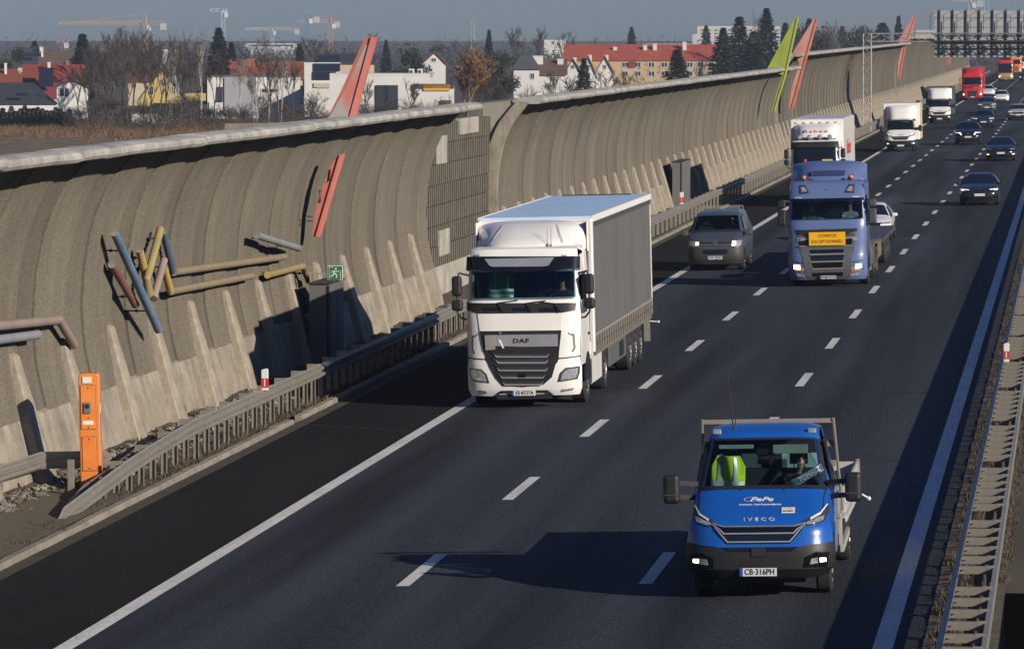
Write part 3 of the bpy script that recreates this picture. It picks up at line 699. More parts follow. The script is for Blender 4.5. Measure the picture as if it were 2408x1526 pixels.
mb = MB(); mb.b2(.186, .192, -.1, -.02, .85, 1.35); mb.b2(.186, .192, -.1, -.03, 1.6, 1.7); mb.build('side_label', mat('label_blue', (.12, .16, .42), .5, var=.5, scale=30), t)
mb = MB(); mb.b2(.186, .191, -.1, -.02, 1.4, 1.56); mb.build('side_label', plast_w, t)

signg = mat('sign_green', (.022, .14, .08), .45, var=.1, scale=5); signw = mat('sign_white', (.55, .6, .5), .45, var=.08, scale=9)
a = at_x(788, 642, -18.0); t = thing('exit_sign', 'square green running man emergency exit sign on a bracket', 'sign', a, (0, 0, R(6)))
mb = MB(); mb.b2(-.19, .19, -.01, .01, -.185, .185); mb.build('sign_plate', signw, t, bevel=.008)
mb = MB(); mb.b2(-.172, .172, -.015, -.0101, -.168, .168); mb.build('green_field', signg, t)
mb = MB(); mb.ball((.015, -.02, .105), (.026, .006, .026), 10, 7)
for p, q, w in (((.0, .07), (-.03, -.01), .045), ((-.03, -.01), (.045, -.045), .032), ((.045, -.045), (.03, -.125), .028), ((-.03, -.01), (-.06, -.07), .032), ((-.06, -.07), (-.12, -.075), .026), ((.0, .06), (.07, .03), .022), ((.07, .03), (.095, .065), .02), ((-.005, .06), (-.075, .045), .022), ((-.075, .045), (-.09, -.0), .02)):
    mb.bar((p[0], -.019, p[1]), (q[0], -.019, q[1]), .006, w)
mb.b2(-.15, -.138, -.02, -.0155, -.15, .14); mb.b2(-.15, -.04, -.02, -.0155, .135, .148); mb.b2(.12, .135, -.02, -.0155, -.15, .05); mb.build('running_man', signw, t)
mb = MB(); mb.bar((-.6, .02, -.02), (-.1, .02, -.02), .03, .03); mb.bar((-.6, .02, .17), (-.6, .02, -1.4), .04, .04); mb.build('bracket', galv, t)

scr = mat('cabinet_grey', (.135, .135, .135), .55, var=.1, scale=1.5, detail=7, grain=(9, .08))
def cabinet(label, x0, x1, y0, y1, top):
    t = thing('roadside_cabinet', label, 'cabinet', ((x0 + x1) / 2, y0, road_z(x0)), group='grey roadside cabinets between guardrail and barrier'); a = (x1 - x0) / 2; e = y1 - y0; h = top - road_z(x0)
    mb = MB(); mb.b2(-a, a, 0, e, -.3, h); mb.build('housing', scr, t, bevel=.012)
    mb = MB(); mb.b2(-a - .03, a + .03, -.03, e + .03, h + .001, h + .035); mb.build('lid', galv_d, t)
    mb = MB(); mb.b2(a - .035, a + .015, -.015, .09, -.3, h - .03); mb.build('corner_post', blk, t)
    for k in range(2):
        mb = MB(); mb.b2(a + .001, a + .015, e * (.12 + .45 * k), e * (.5 + .45 * k), .1, h - .1); mb.build('door', scr, t, bevel=.004)
cabinet('tall grey roadside cabinet right below the green running man sign', -18.4, -17.93, 106.3, 108.6, 1.72)
cabinet('distant grey roadside cabinet beside the marker post above the van', -18.4, -17.98, 204.9, 209.8, 1.86)

YG = 371.0; XT = -17.05
t = thing('sign_gantry', 'lattice sign gantry spanning the motorway with large grey signboard seen from behind', 'gantry', (XT, YG, road_z(XT)))
gsteel = mat('gantry_steel', (.34, .35, .35), .55, .3, var=.1, scale=3)
def lattice(mb, p, q, w, seg, r=.045):
    p, q = Vector(p), Vector(q); d = (q - p); L_ = d.length; d.normalize(); n1 = Vector((0, 1, 0)); n2 = d.cross(n1).normalized()
    cs = [(n1 * sx + n2 * sy) * w / 2 for sx, sy in ((-1, -1), (1, -1), (1, 1), (-1, 1))]
    for c in cs: mb.tube(p + c, q + c, r, n=6)
    n = int(L_ / seg)
    for k in range(n):
        a, b = p + d * (L_ * k / n), p + d * (L_ * (k + 1) / n)
        for i in range(4):
            c, e = cs[i], cs[(i + 1) % 4]
            mb.tube(a + c, b + e, r * .6, n=4) if k % 2 else mb.tube(a + e, b + c, r * .6, n=4)
hb = 7.15 - road_z(XT)
mb = MB(); lattice(mb, (0, 0, -.5), (0, 0, hb + .65), .66, .8); mb.b2(-.6, .6, -.6, .6, -.6, .15); mb.build('tower', gsteel, t)
mb = MB(); lattice(mb, (.0, 0, hb + .33), (33, 0, hb + .33), .66, 1.1, .05); mb.build('beam', gsteel, t)
mb = MB(); lattice(mb, (33, 0, -.5), (33, 0, hb + .65), .66, .8); mb.b2(32.4, 33.6, -.6, .6, -.6, .15); mb.build('tower', gsteel, t)
bx0 = at_y(2197, 80, YG).x - XT; zb0 = at_y(2300, 135, YG).z - road_z(XT); zb1 = at_y(2300, 26, YG).z - road_z(XT)
mb = MB(); mb.b2(bx0, bx0 + 15.5, .62, .7, zb0, zb1); brd = mb.build('signboard', mat('board_back', (.36, .37, .37), .55, .0, var=.06, scale=.6), t)
mb = MB()
for k in range(1, 6): z = lerp(zb0, zb1, k / 6 + (.02 if k % 2 else -.02)); mb.b2(bx0, bx0 + 15.5, .585, .62, z - .025, z + .025)
mb.build('board_rib', mat('board_rib', (.22, .23, .23), .6), t)
mb = MB(); mc = MB()
for k in range(14):
    x = bx0 + .42 + 1.1 * k; mb.b2(x - .05, x + .05, .5, .56, zb0, zb1 + .12)
    mb.bar((x, .0, zb1 + .05), (x - .75, -.3, zb1 - .35), .04, .04); mb.bar((x - .75, -.3, zb1 - .35), (x - .75, -.3, zb0 + 2.2), .05, .05); mb.bar((x + .45, -.2, zb0 + .0), (x + .45, -.2, zb0 + 1.4), .05, .05)
    mc.b2(x + .2, x + .34, -.3, -.05, zb0 + .75, zb0 + 1.05)
mb.build('board_post', galv_d, t); mc.build('lamp_bracket', galv_d, t)
mb = MB()
for zz in (hb + .62, hb + .02, hb - .42):
    for yy in (-.45, .35): mb.b2(bx0 - .2, bx0 + 15.5, yy - .03, yy + .03, zz - .035, zz + .035)
for k in range(28): x = bx0 + .55 * k; mb.bar((x, -.4, hb - .4 if k % 2 else hb), (x + .55, -.4, hb if k % 2 else hb - .4), .05, .05)
mb.build('catwalk', galv_d, t)

# ================================================================ VEHICLES  (local axes: x right as seen, y away from the viewer, z up; the nose is at y = 0)
def vehicle(name, label, cat, X, Y, group=None):
    return thing(name, label, cat, (X, Y, road_z(X)), (0, -atan(KX), 0), group)
WHEELS = {}
def wheel(parent, x, y, r=.33, w=.22, side=1, rimc=None, style=0):
    k = (round(r, 2), round(w, 2), side, style)
    if k not in WHEELS:
        mb = MB(); mb.lathe([(r * .62, -w / 2), (r * .9, -w / 2), (r, -w * .36), (r, w * .36), (r * .9, w / 2), (r * .62, w / 2)], (0, 0, 0), 28)
        for i in range(5): mb.lathe([(r * 1.001, w * (-.3 + .15 * i) - .006), (r * .985, w * (-.3 + .15 * i)), (r * 1.001, w * (-.3 + .15 * i) + .006)], (0, 0, 0), 28)
        a = mb.build('wheel', rubber, parent, smooth=40)
        mr = MB(); s_ = side
        mr.lathe([(r * .63, w * .48 * s_), (r * .58, w * .40 * s_), (r * .5, w * (.2 if style else .36) * s_), (r * .22, w * (.12 if style else .42) * s_), (r * .2, w * .5 * s_ if style else w * .44 * s_), (.001, w * .5 * s_ if style else w * .44 * s_)], (0, 0, 0), 24)
        n = 10 if style else 5
        for i in range(n):
            q = 2 * pi * i / n; mr.ball((w * (.5 if not style else .45) * s_, r * .38 * cos(q), r * .38 * sin(q)), (.02, r * .07, r * .07), 6, 4, 1)
        b = mr.build('rim', [rimc or rim_m, blk], a, smooth=40)
        WHEELS[k] = (a, b); a.location = (x, y, r); return a
    a, b = WHEELS[k]; c = a.copy(); link(c, parent); d = b.copy(); link(d, c); c.location = (x, y, r)
    return c
def plate(parent, mx, body=None, w=.52, h=.114):
    mb = MB(); mb.b2(-w / 2, w / 2, -h / 2, h / 2, -.006, .004); mb.b2(-w / 2, -w / 2 + .045, -h / 2, h / 2, .0042, .006, 1)
    o = mb.build('number_plate', [platem, plateb], parent); o.matrix_local = mx
    if body: text(body, h * 1.02, inkm, o, Matrix.Translation((.02, 0, .007)), bold=.0015, spread=1.05, sx=.82)
    return o
def side_quad(s, name, m, parent, pts, off=.012):       # pts (x, y, z) listed for the right side; off pushes outwards
    for sg in (1, -1):
        mb = MB(); n = len(pts); v = [((x + off) * sg, y, z) for x, y, z in pts] + [((x - .02) * sg, y, z) for x, y, z in pts]
        fs = [tuple(range(n)) if sg > 0 else tuple(range(n - 1, -1, -1))] + [(i, n + i, n + (i + 1) % n, (i + 1) % n) for i in range(n)]
        mb.add(v, fs); mb.build(name, m, parent)
def mirror(parent, x, y, z, w=.2, h=.2, d=.12, m=blk, arm=.15, rnd=.03):
    for sg in (1, -1):
        mb = MB(); mb.b2(-w / 2, w / 2, -d / 2, d / 2, -h / 2, h / 2); o = mb.build('mirror', m, parent, bevel=rnd); o.location = (x * sg, y, z)
        mb = MB(); mb.bar((0, 0, -h * .2), (-sg * (w / 2 + arm), .04, -h * .25), .05, .05); mb.build('mirror_arm', blk, o)

def person(label, loc, parent_rot=0, shirt=(.05, .06, .09), hairc=(.03, .02, .015), lean=0, group=None, reach=.42, zs=.32):
    t = None
    me = bpy.data.meshes.new('person')
    V = [(0, 0, 0), (0, .02, .22), (0, .03, .45), (0, .01, .56), (0, -.01, .68), (0, -.03, .79)]; E = [(0, 1), (1, 2), (2, 3), (3, 4), (4, 5)]
    Rr = [(.15, .12), (.145, .11), (.15, .11), (.052, .05), (.078, .088), (.068, .078)]
    def addv(p, r, frm): V.append(p); Rr.append((r, r)); E.append((frm, len(V) - 1)); return len(V) - 1
    arms = []
    for sg in (-1, 1):
        sh = addv((.2 * sg, .03, .45), .062, 2); el = addv((.27 * sg, -.12, .22), .045, sh); wr = addv((.2 * sg, -reach, zs), .03, el); pa = addv((.19 * sg, -reach - .07, zs + .02), .036, wr)
        for k in range(4):
            a = addv((.19 * sg - .03 + .02 * k, -reach - .13, zs + .03), .01, pa); addv((.19 * sg - .03 + .02 * k, -reach - .15, zs - .005), .0085, a)
        a = addv((.19 * sg - .045 * sg, -reach - .08, zs + .045), .011, pa); addv((.19 * sg - .05 * sg, -reach - .12, zs + .05), .009, a)
        hp = addv((.1 * sg, -.05, -.02), .09, 0); kn = addv((.13 * sg, -.45, .05), .065, hp); an = addv((.13 * sg, -.6, -.32), .045, kn); addv((.13 * sg, -.72, -.36), .04, an)
    addv((0, -.115, .735), .018, 4); 
    me.from_pydata(V, E, [])
    o = bpy.data.objects.new('person', me); link(o); o.location = loc; o.rotation_euler = (R(lean), 0, parent_rot)
    tag(o, label, 'person', group); me.materials.append(skin)
    md = o.modifiers.new('skin', 'SKIN'); md.use_smooth_shade = True
    for i, r in enumerate(Rr): me.skin_vertices[0].data[i].radius = r
    me.skin_vertices[0].data[0].use_root = True
    sb = o.modifiers.new('sub', 'SUBSURF'); sb.levels = sb.render_levels = 1
    sm = mat('shirt_%d' % (hash(shirt) % 9999), shirt, .9, var=.15, scale=9); hm = mat('hair_%d' % (hash(hairc) % 9999), hairc, .8, var=.3, scale=20)
    m2 = bpy.data.meshes.new('shirt'); idx = [0, 1, 2, 6, 7, 8]; 
    sv = [(0, 0, 0), (0, .02, .22), (0, .03, .45), (0, .015, .545), (-.2, .03, .45), (-.27, -.12, .22), (-.22, -reach * .8, zs * .95), (.2, .03, .45), (.27, -.12, .22), (.22, -reach * .8, zs * .95)]
    m2.from_pydata(sv, [(0, 1), (1, 2), (2, 3), (2, 4), (4, 5), (5, 6), (2, 7), (7, 8), (8, 9)], [])
    o2 = link(bpy.data.objects.new('shirt', m2), o); m2.materials.append(sm); md = o2.modifiers.new('skin', 'SKIN'); md.use_smooth_shade = True
    for i, r in enumerate([(.185, .155), (.18, .145), (.185, .145), (.085, .08), (.09, .09), (.068, .068), (.052, .052), (.09, .09), (.068, .068), (.052, .052)]): m2.skin_vertices[0].data[i].radius = r
    m2.skin_vertices[0].data[0].use_root = True
    sb = o2.modifiers.new('sub', 'SUBSURF'); sb.levels = sb.render_levels = 1
    mb = MB(); mb.ball((0, .0, .79), (.087, .1, .09), 14, 9); mb.v = [(x, y, max(z, .755 - (y < -.03) * 0 + (y < -.04) * .03)) for x, y, z in mb.v]; mb.build('hair', hm, o, smooth=60)
    mb = MB()
    for sg in (-1, 1): mb.ball((.03 * sg, -.098, .745), (.012, .008, .008), 8, 5)
    mb.b2(-.024, .024, -.108, -.1, .675, .683); mb.build('eyes_and_mouth', mat('face_dark', (.06, .03, .025), .6), o)
    return o
def local_pt(X, p): return Vector((X[0] + p[0], X[1] + p[1], road_z(X[0]) + p[2] + KX * p[0]))
def seat(parent, x, y, z, h=.62):
    mb = MB(); mb.b2(-.25, .25, 0, .14, 0, h); mb.b2(-.25, .25, -.5, .0, -.12, .05); mb.b2(-.13, .13, .02, .12, h + .06, h + .24); mb.tube((-.07, .07, h), (-.07, .07, h + .08), .01, n=5); mb.tube((.07, .07, h), (.07, .07, h + .08), .01, n=5)
    o = mb.build('seat', seatm, parent, bevel=.04); o.location = (x, y, z); return o
def vest(label, loc, c, cs, w=.48, h=.5, rot=0):
    vm = mat('vest_' + c[0], c[1], .8, var=.15, scale=8, detail=6); sm = mat('reflective_tape', (.5, .55, .55), .4, .2, var=.1, scale=9)
    o = thing('safety_vest', label, 'vest', loc, (0, 0, rot))
    def fn(u, v):
        x = (u - .5) * w * (1 - .35 * max(0, v - .75) / .25 * abs(2 * u - 1)); return (x, -.03 * sin(u * 9 + v * 3) - .05 * cos((u - .5) * 3) + .03 * v, v * h)
    mb = MB(); mb.grid(fn, 22, 16); b = mb.build('vest_body', vm, o, smooth=60); s_ = b.modifiers.new('thick', 'SOLIDIFY'); s_.thickness = .012
    for v0, v1 in cs:
        mb = MB(); mb.grid(lambda u, v: Vector(fn(.01 + .98 * u, v0 + (v1 - v0) * v)) + Vector((0, -.016, 0)), 22, 2); mb.build('reflective_stripe', sm, o, smooth=60)
    for u0 in (.2, .72):
        mb = MB(); mb.grid(lambda u, v: Vector(fn(u0 + .09 * u, .35 + .62 * v)) + Vector((0, -.014, 0)), 3, 12); mb.build('reflective_stripe', sm, o, smooth=60)
    return o

# ---------------------------------------------------------------- van with bonnet (pickup in front, box vans further back)
VAN_ST = [(.12, .33, .9, .3), (.0, .46, 1.0, .3), (.0, .68, 1.03, .3), (.04, .80, 1.03, .3), (.07, 1.0, 1.0, .28), (.17, 1.11, .97, .22, .02), (.84, 1.44, .94, .06, .06), (.93, 1.5, .92, .14, .03), (1.5, 2.12, .80, .16, .03), (1.62, 2.23, .78, .1, .05), (2.05, 2.31, .77, 0, .06), (2.4, 2.3, .77, 0, .06), (2.46, 2.12, .80, 0, 0), (2.5, .7, .96, 0, 0)]
def bonnet_cab(t, paint, clear=False, bump=blk, lights_on=True):
    s = Surf(VAN_ST, 6)
    s.shell('cab', paint, t, belt=1.42, wbelt=.985, sill=.45, wsill=.97, hole=(7.02, 8.05, .9), side_open=(7.5, 10.6) if clear else None)
    P = lambda *a, **k: s.patch(*a, **k)
    P([(-.87, 7.0), (.87, 7.0), (.74, 8.12), (-.74, 8.12)], 'windscreen', gl_clear2 if clear else gl_dark, t, off=.004, rim=.004)
    P([(-.93, 6.7), (.93, 6.7), (.91, 7.04), (-.91, 7.04)], 'scuttle', blk, t, off=.01)
    P([(.84, 7.1), (.95, 6.8), (.8, 8.3), (.74, 8.2), (.74, 8.1)], 'pillar_trim', blk, t, off=.008, mirror=True)
    P([(-.74, 8.08), (.74, 8.08), (.73, 8.3), (-.73, 8.3)], 'screen_header', blk, t, off=.007)
    # black bumper with raised corners
    P([(-.99, .0), (.99, .0), (1.03, 3.0), (.62, 2.72), (.44, 2.05), (-.44, 2.05), (-.62, 2.72), (-1.03, 3.0)], 'bumper', bump, t, off=.03, rim=.08)
    P([(-.43, 2.08), (.43, 2.08), (.56, 2.62), (-.56, 2.62)], 'lower_intake', blk_g, t, off=.006)
    for z0 in (2.2, 2.4): P([(-.46, z0), (.46, z0), (.48, z0 + .06), (-.48, z0 + .06)], 'intake_bar', blk, t, off=.02)
    P([(-.1, 1.75), (.1, 1.75), (.1, 2.5), (-.1, 2.5)], 'sensor_block', blk, t, off=.045)
    P([(.62, 1.05), (.92, 1.0), (.95, 1.95), (.78, 2.0), (.64, 1.7)], 'fog_recess', blk_g, t, off=.034, mirror=True)
    P([(.83, 1.35), (.9, 1.38), (.9, 1.6), (.83, 1.62)], 'fog_lamp', lit if lights_on else lampg, t, off=.05, mirror=True)
    P([(.7, 1.25), (.8, 1.3), (.8, 1.66), (.72, 1.6)], 'fog_lens', lampg, t, off=.046, mirror=True)
    # U-shaped grille with chrome bars
    P([(-.44, 3.0), (.44, 3.0), (.60, 3.9), (.66, 4.6), (.50, 4.28), (-.50, 4.28), (-.66, 4.6), (-.60, 3.9)], 'grille', blk_g, t, off=.008)
    for b0, xe, be, xo, bo in ((4.22, .50, 4.24, .66, 4.62), (3.68, .49, 3.70, .645, 4.42), (3.1, .44, 3.12, .62, 4.15)):
        P([(-xe, b0), (xe, b0), (xo, bo), (xo - .008, bo + .07), (xe - .01, be + .07), (-xe + .01, be + .07), (-xo + .008, bo + .07), (-xo, bo)], 'grille_bar', satin, t, off=.026, rim=.02)
    P([(.60, 4.42), (.72, 4.32), (.90, 4.78), (.955, 5.3), (.95, 5.75), (.85, 5.3), (.62, 4.98)], 'headlight', lampd, t, off=.01, mirror=True)
    P([(.66, 4.52), (.74, 4.5), (.88, 4.92), (.9, 5.15), (.8, 5.06), (.68, 4.8)], 'headlight_lens', lampg, t, off=.018, mirror=True)
    P([(.72, 5.0), (.85, 5.2), (.935, 5.6), (.925, 5.62), (.84, 5.26), (.71, 5.05)], 'daytime_light', drl if not clear else plast_w, t, off=.022, mirror=True)
    side_quad(s, 'side_window', gl_clear2 if clear else gl_dark, t, [(.985, 1.25, 1.45), (.985, 2.2, 1.45), (.83, 2.1, 2.08), (.85, 1.62, 2.06)], .004)
    for bb in ((5.0, 6.72), ): P([(.86, bb[0] + .2), (.875, bb[0] + .2), (.905, bb[1]), (.89, bb[1])], 'bonnet_gap', blk, t, off=.004, mirror=True)
    P([(-.66, 4.78), (-.5, 4.4), (.5, 4.4), (.66, 4.78), (.66, 4.84), (.5, 4.46), (-.5, 4.46), (-.66, 4.84)], 'bonnet_gap', blk, t, off=.004)
    if clear: side_quad(s, 'door_pillar', blk, t, [(.83, 1.5, 1.45), (.985, 1.5, 1.45), (.865, 1.56, 2.1), (.80, 1.56, 2.12)][1:3] + [(.84, 1.66, 2.08), (.985, 1.6, 1.45)], .012)
    side_quad(s, 'door_handle', blk, t, [(.99, 2.0, 1.25), (.99, 2.2, 1.25), (.99, 2.2, 1.3), (.99, 2.0, 1.3)], .03)
    side_quad(s, 'wheel_arch', blk, t, [(.965, 1.0 + .44 * cos(q), .40 + .44 * sin(q)) for q in [pi * i / 12 for i in range(13)]], .03)
    mb = MB(); mb.b2(-.92, .92, .3, 2.45, .3, .5); mb.build('floor_pan', blk, t)
    return s
def dash_and_seats(t, z0=1.14):
    mb = MB(); mb.b2(-.8, .8, .98, 1.35, z0 - .1, z0 + .2); mb.build('dashboard', interior, t, bevel=.06)
    mb = MB(); mb.b2(-.85, .85, 2.3, 2.34, .8, 2.1); mb.build('cab_rear_wall', interior, t)

blue_p = mat('blue_paint', (.008, .092, .40), .28, var=.06, scale=1.2, coat=.5)
XY = (-4.29, 61.6)
t = vehicle('flatbed_pickup', 'blue flatbed pickup with white lettering on its bonnet, nearest vehicle', 'pickup truck', *XY)
s = bonnet_cab(t, blue_p, True)
dash_and_seats(t)
mb = MB(); mb.b2(-.7, -.1, 2.288, 2.296, 1.62, 1.86); mb.b2(.2, .75, 2.288, 2.296, 1.62, 1.86); mb.build('rear_window_glow', mat('rear_daylight_glow', (.3, .42, .42), .2, var=.1, emit=.12), t)  # weak glow painted in for daylight behind the cab
for x in (-.5, 0, .46): seat(t, x, 1.95, 1.12, .55)
mb = MB()
for i in range(20):
    a, b = 2 * pi * i / 20, 2 * pi * (i + 1) / 20
    mb.tube((.46 + .2 * cos(a), 1.48 + .1 * sin(a), 1.42 + .17 * sin(a)), (.46 + .2 * cos(b), 1.48 + .1 * sin(b), 1.42 + .17 * sin(b)), .016, n=6, caps=False)
mb.tube((.46, 1.48, 1.42), (.46, 1.3, 1.35), .03); mb.build('steering_wheel', blk, t)
sv = mat('sun_visor', (.28, .34, .3), .8, var=.1)
mb = MB(); mb.b2(-.66, -.16, 1.62, 1.645, 1.99, 2.05); mb.b2(.12, .62, 1.55, 1.575, 1.92, 2.05); mb.build('sun_visor', sv, t, bevel=.01)
mb = MB(); mb.b2(-.12, .1, 1.6, 1.63, 1.9, 1.99); mb.build('rear_mirror', blk, t, bevel=.01)
P = s.patch
text('IVECO', .115, mat('badge_silver', (.55, .56, .58), .3, .3, var=.1, scale=30), t, s.mx(.0, 5.04, .006), bold=.002, spread=1.5, name='badge_lettering', extrude=.004, sx=1.0)
text('PePe', .15, plast_w, t, s.mx(.0, 5.74, .008), bold=.001, name='bonnet_lettering', shear=.35, sx=1.1)
text('Armatura i Stal Kwasoodporna', .045, plast_w, t, s.mx(-.01, 5.56, .008), bold=.0006, name='bonnet_lettering', shear=.35, sx=1.05)
mb = MB(); n = 36; vs = []
for i in range(n):
    q = 2 * pi * i / n; vs += [(.1 * cos(q) * 1.02, .058 * sin(q), 0), ((.1 * cos(q)) * .94, .052 * sin(q), 0)]
mb.add(vs, [(2 * i, 2 * ((i + 1) % n), 2 * ((i + 1) % n) + 1, 2 * i + 1) for i in range(n)]); o = mb.build('bonnet_emblem', plast_w, t); o.matrix_local = s.mx(-.14, 5.74, .009)
mb = MB(); mb.b2(-.093, .093, -.075, .075, 0, .003); o = mb.build('sticker', plast_w, t); o.matrix_local = s.mx(.4, 5.34, .009)
text('RUBIX', .052, mat('sticker_brown', (.22, .12, .07), .6), o, Matrix.Translation((0, -.028, .005)), bold=.002)
text('Powered by', .026, mat('sticker_orange', (.5, .25, .12), .6), o, Matrix.Translation((0, .04, .005)))
plate(t, front_mx(-.01, -.042, .415), 'CB·316PH')
mb = MB()
for x in (-.31, .31): mb.ball((x, 0, 0), (.02, .02, .012), 8, 5)
o = mb.build('washer_jet', blk, t); o.matrix_local = s.mx(0, 6.5, .0)
for sg in (1, -1):
    mb = MB(); mb.b2(-.12, .12, -.09, .08, -.2, .22); o = mb.build('mirror', blk, t, bevel=.06); o.location = (1.29 * sg, .98, 1.48)
    mb = MB(); mb.b2(-.118, .118, -.095, -.09, -.075, -.065); mb.build('mirror_seam', greyp, o)
    for z in (-.1, .1): mb = MB(); mb.bar((-sg * .1, 0, z), (-sg * .36, .1, z - .03), .07, .07); mb.build('mirror_arm', blk, o)
    mb = MB(); mb.b2(-.06, .06, -.05, .05, 0, .07); o = mb.build('roof_lamp', lampg, t, bevel=.015); o.location = (.68 * sg, 1.68, 2.2)
mb = MB(); mb.tube((-.48, 2.0, 2.27), (-.48, 2.0, 2.36), .018, .01); mb.tube((-.48, 2.0, 2.36), (-.55, 2.06, 3.12), .010, .007, 6); mb.build('antenna', blk, t)
mb = MB(); mb.tube((-.43, 1.82, 2.25), (-.43, 1.82, 2.3), .022, .012); mb.tube((-.43, 1.82, 2.3), (-.425, 1.86, 2.44), .009, .005, 6); mb.build('antenna', blk, t)
alu = mat('aluminium_bed', (.48, .46, .42), .5, .15, var=.1, scale=2, detail=7); beige = mat('rack_aluminium', (.27, .245, .2), .55, .2, var=.1, scale=2); bedg = mat('bed_floor', (.34, .35, .36), .7, .2, var=.15, scale=3)
mb = MB(); mb.b2(-.96, .92, 2.62, 2.68, 2.26, 2.325)
for z in (1.95, 1.66, 1.36): mb.b2(-.97, .95, 2.75, 2.79, z - .045, z + .045)
mb.bar((-.97, 2.62, 2.33), (-1.02, 3.02, .95), .035, .05); mb.bar((.93, 2.62, 2.33), (1.02, 3.02, .95), .035, .05); mb.build('ladder_rack', beige, t, bevel=.006)
mb = MB(); mb.b2(-1.05, 1.05, 3.05, 6.95, .82, .9); mb.build('bed_floor', bedg, t)
for sg in (1, -1):
    mb = MB(); mb.b2(1.045 * sg - .02, 1.045 * sg + .02, 3.1, 6.95, .9, 1.28); mb.b2(1.06 * sg - .015, 1.06 * sg + .015, 3.1, 6.95, 1.02, 1.05); mb.b2(1.06 * sg - .015, 1.06 * sg + .015, 3.1, 6.95, .76, .86); mb.build('side_board', alu, t, bevel=.006)
    mb = MB(); mb.b2(1.06 * sg - .03, 1.06 * sg + .03, 6.93, 6.99, .78, 1.32); mb.build('corner_post', galv, t)
mb = MB(); mb.b2(-1.04, 1.04, 6.95, 6.99, .9, 1.28); mb.build('tailboard', alu, t); mb = MB(); mb.b2(-1.04, 1.04, 3.06, 3.1, .9, 1.3); mb.build('headboard', alu, t)
mb = MB(); mb.b2(.62, 1.0, 2.58, 3.02, .62, 1.24); mb.b2(.62, 1.02, 2.57, 3.02, .86, .95); mb.build('tool_box', beige, t, bevel=.02)
mb = MB(); mb.bar((1.02, 2.7, .42), (1.02, 4.4, .50), .05, .1); mb.bar((1.0, 2.74, .42), (1.0, 2.74, .9), .05, .05); mb.build('side_guard', alu, t)
mb = MB(); mb.tube((1.06, 6.6, .85), (1.22, 6.7, .74), .014); mb.ball((1.23, 6.7, .73), .035, 8, 6); mb.build('marker_lamp', plast_w, t)
mb = MB(); mb.b2(-.4, .4, 2.5, 6.9, .45, .75); mb.b2(-.6, .6, .5, 1.3, .2, .3); mb.build('chassis', blk, t)
for x, sd in ((.86, 1), (-.86, -1)): wheel(t, x, 1.0, .34, .22, sd)
for x, sd in ((.84, 1), (-.84, -1)): wheel(t, x, 4.9, .34, .36, sd)
tp = at_y(1900, 1115, XY[1] + 1.12)
o = thing('name_plate', 'blue name plate lettered TOMASZ tilted behind the pickup windscreen', 'sign', local_pt(XY, (.6, 1.22, 1.64)), (R(-22), R(-31), 0))
mb = MB(); mb.b2(-.235, .235, -.004, .004, -.055, .055); mb.build('plate_face', mat('name_blue', (.06, .2, .34), .5), o)
mb = MB(); mb.b2(-.235, .235, -.007, -.0045, .045, .05); mb.b2(-.235, .235, -.007, -.0045, -.05, -.045); mb.build('plate_border', plast_w, o)
text('TOMASZ', .098, plast_w, o, front_mx(.02, -.007, 0), bold=.004, sx=.9)
vest('bright yellow safety vest on the passenger seat of the blue pickup', local_pt(XY, (-.58, 1.66, 1.27)), ('yellow', (.62, .8, .02)), ((.30, .42),), .5, .62, R(-14))
person('driver in dark clothes at the wheel of the blue pickup', local_pt(XY, (.46, 1.85, 1.07)), shirt=(.02, .022, .028))

# ---------------------------------------------------------------- cab-over trucks
def cab_st(w=1.245, top=3.47, lean=.3, zb=.27):
    return [(.07, zb, w - .06, .24), (.0, zb + .15, w, .26), (.0, .95, w + .005, .26), (.03, 1.05, w, .24), (.04, 1.65, w - .01, .2), (.06, 2.07, w - .02, .17), (.12, 2.36, w - .03, .16), (lean, 2.96, w - .05, .16), (lean + .1, 3.24, w - .06, .15), (lean + .22, top - .04, w - .08, .12, .03), (lean + .45, top, w - .08, 0, .04), (2.2, top + .03, w - .08, 0, .04), (2.25, top - .1, w - .02, 0, 0), (2.27, .9, w, 0, 0)]
def truck_base(t, s, paint, hole=True, wz=1.5, dual=3.9, third=None, w=1.245):
    s.shell('cab', paint, t, belt=2.3, wbelt=w, sill=.9, wsill=w, hole=(6.05, 6.98, .93) if hole else None, side_open=(6.5, 10.5) if hole else None)
    mb = MB(); mb.b2(-.45, .45, 1.6, 6.0, .55, .95); mb.b2(-1.0, 1.0, 2.3, 2.6, .6, 1.1); mb.b2(-1.1, 1.1, .3, 2.1, .45, .95); mb.build('chassis', blk, t)
    if hole: side_quad(s, 'upper_side_panel', paint, t, [(w + .0, 1.5, 2.25), (w + .0, 2.24, 2.25), (w - .05, 2.24, 3.3), (w - .05, 1.5, 3.3)], .004); side_quad(s, 'roof_side_panel', paint, t, [(w - .03, .6, 2.85), (w - .03, 1.5, 2.85), (w - .08, 1.5, 3.28), (w - .08, .6, 3.22)], .003)
    side_quad(s, 'wheel_arch', blk, t, [(w, wz + .6 * cos(q), .5 + .62 * sin(q)) for q in [pi * i / 12 for i in range(13)]], .006)
    side_quad(s, 'side_window', gl_clear if hole else gl_dark, t, [(w + .005, .55, 2.0), (w + .005, 1.5, 2.0), (w - .03, 1.5, 2.85), (w - .03, .75, 2.85)])
    for x, sd in ((w - .17, 1), (-w + .17, -1)):
        wheel(t, x, wz, .5, .31, sd, style=1); wheel(t, x - .12 * sd, wz + dual - .2, .5, .56, sd, style=1)
        if third: wheel(t, x - .12 * sd, wz + dual + 1.1, .5, .56, sd, style=1)
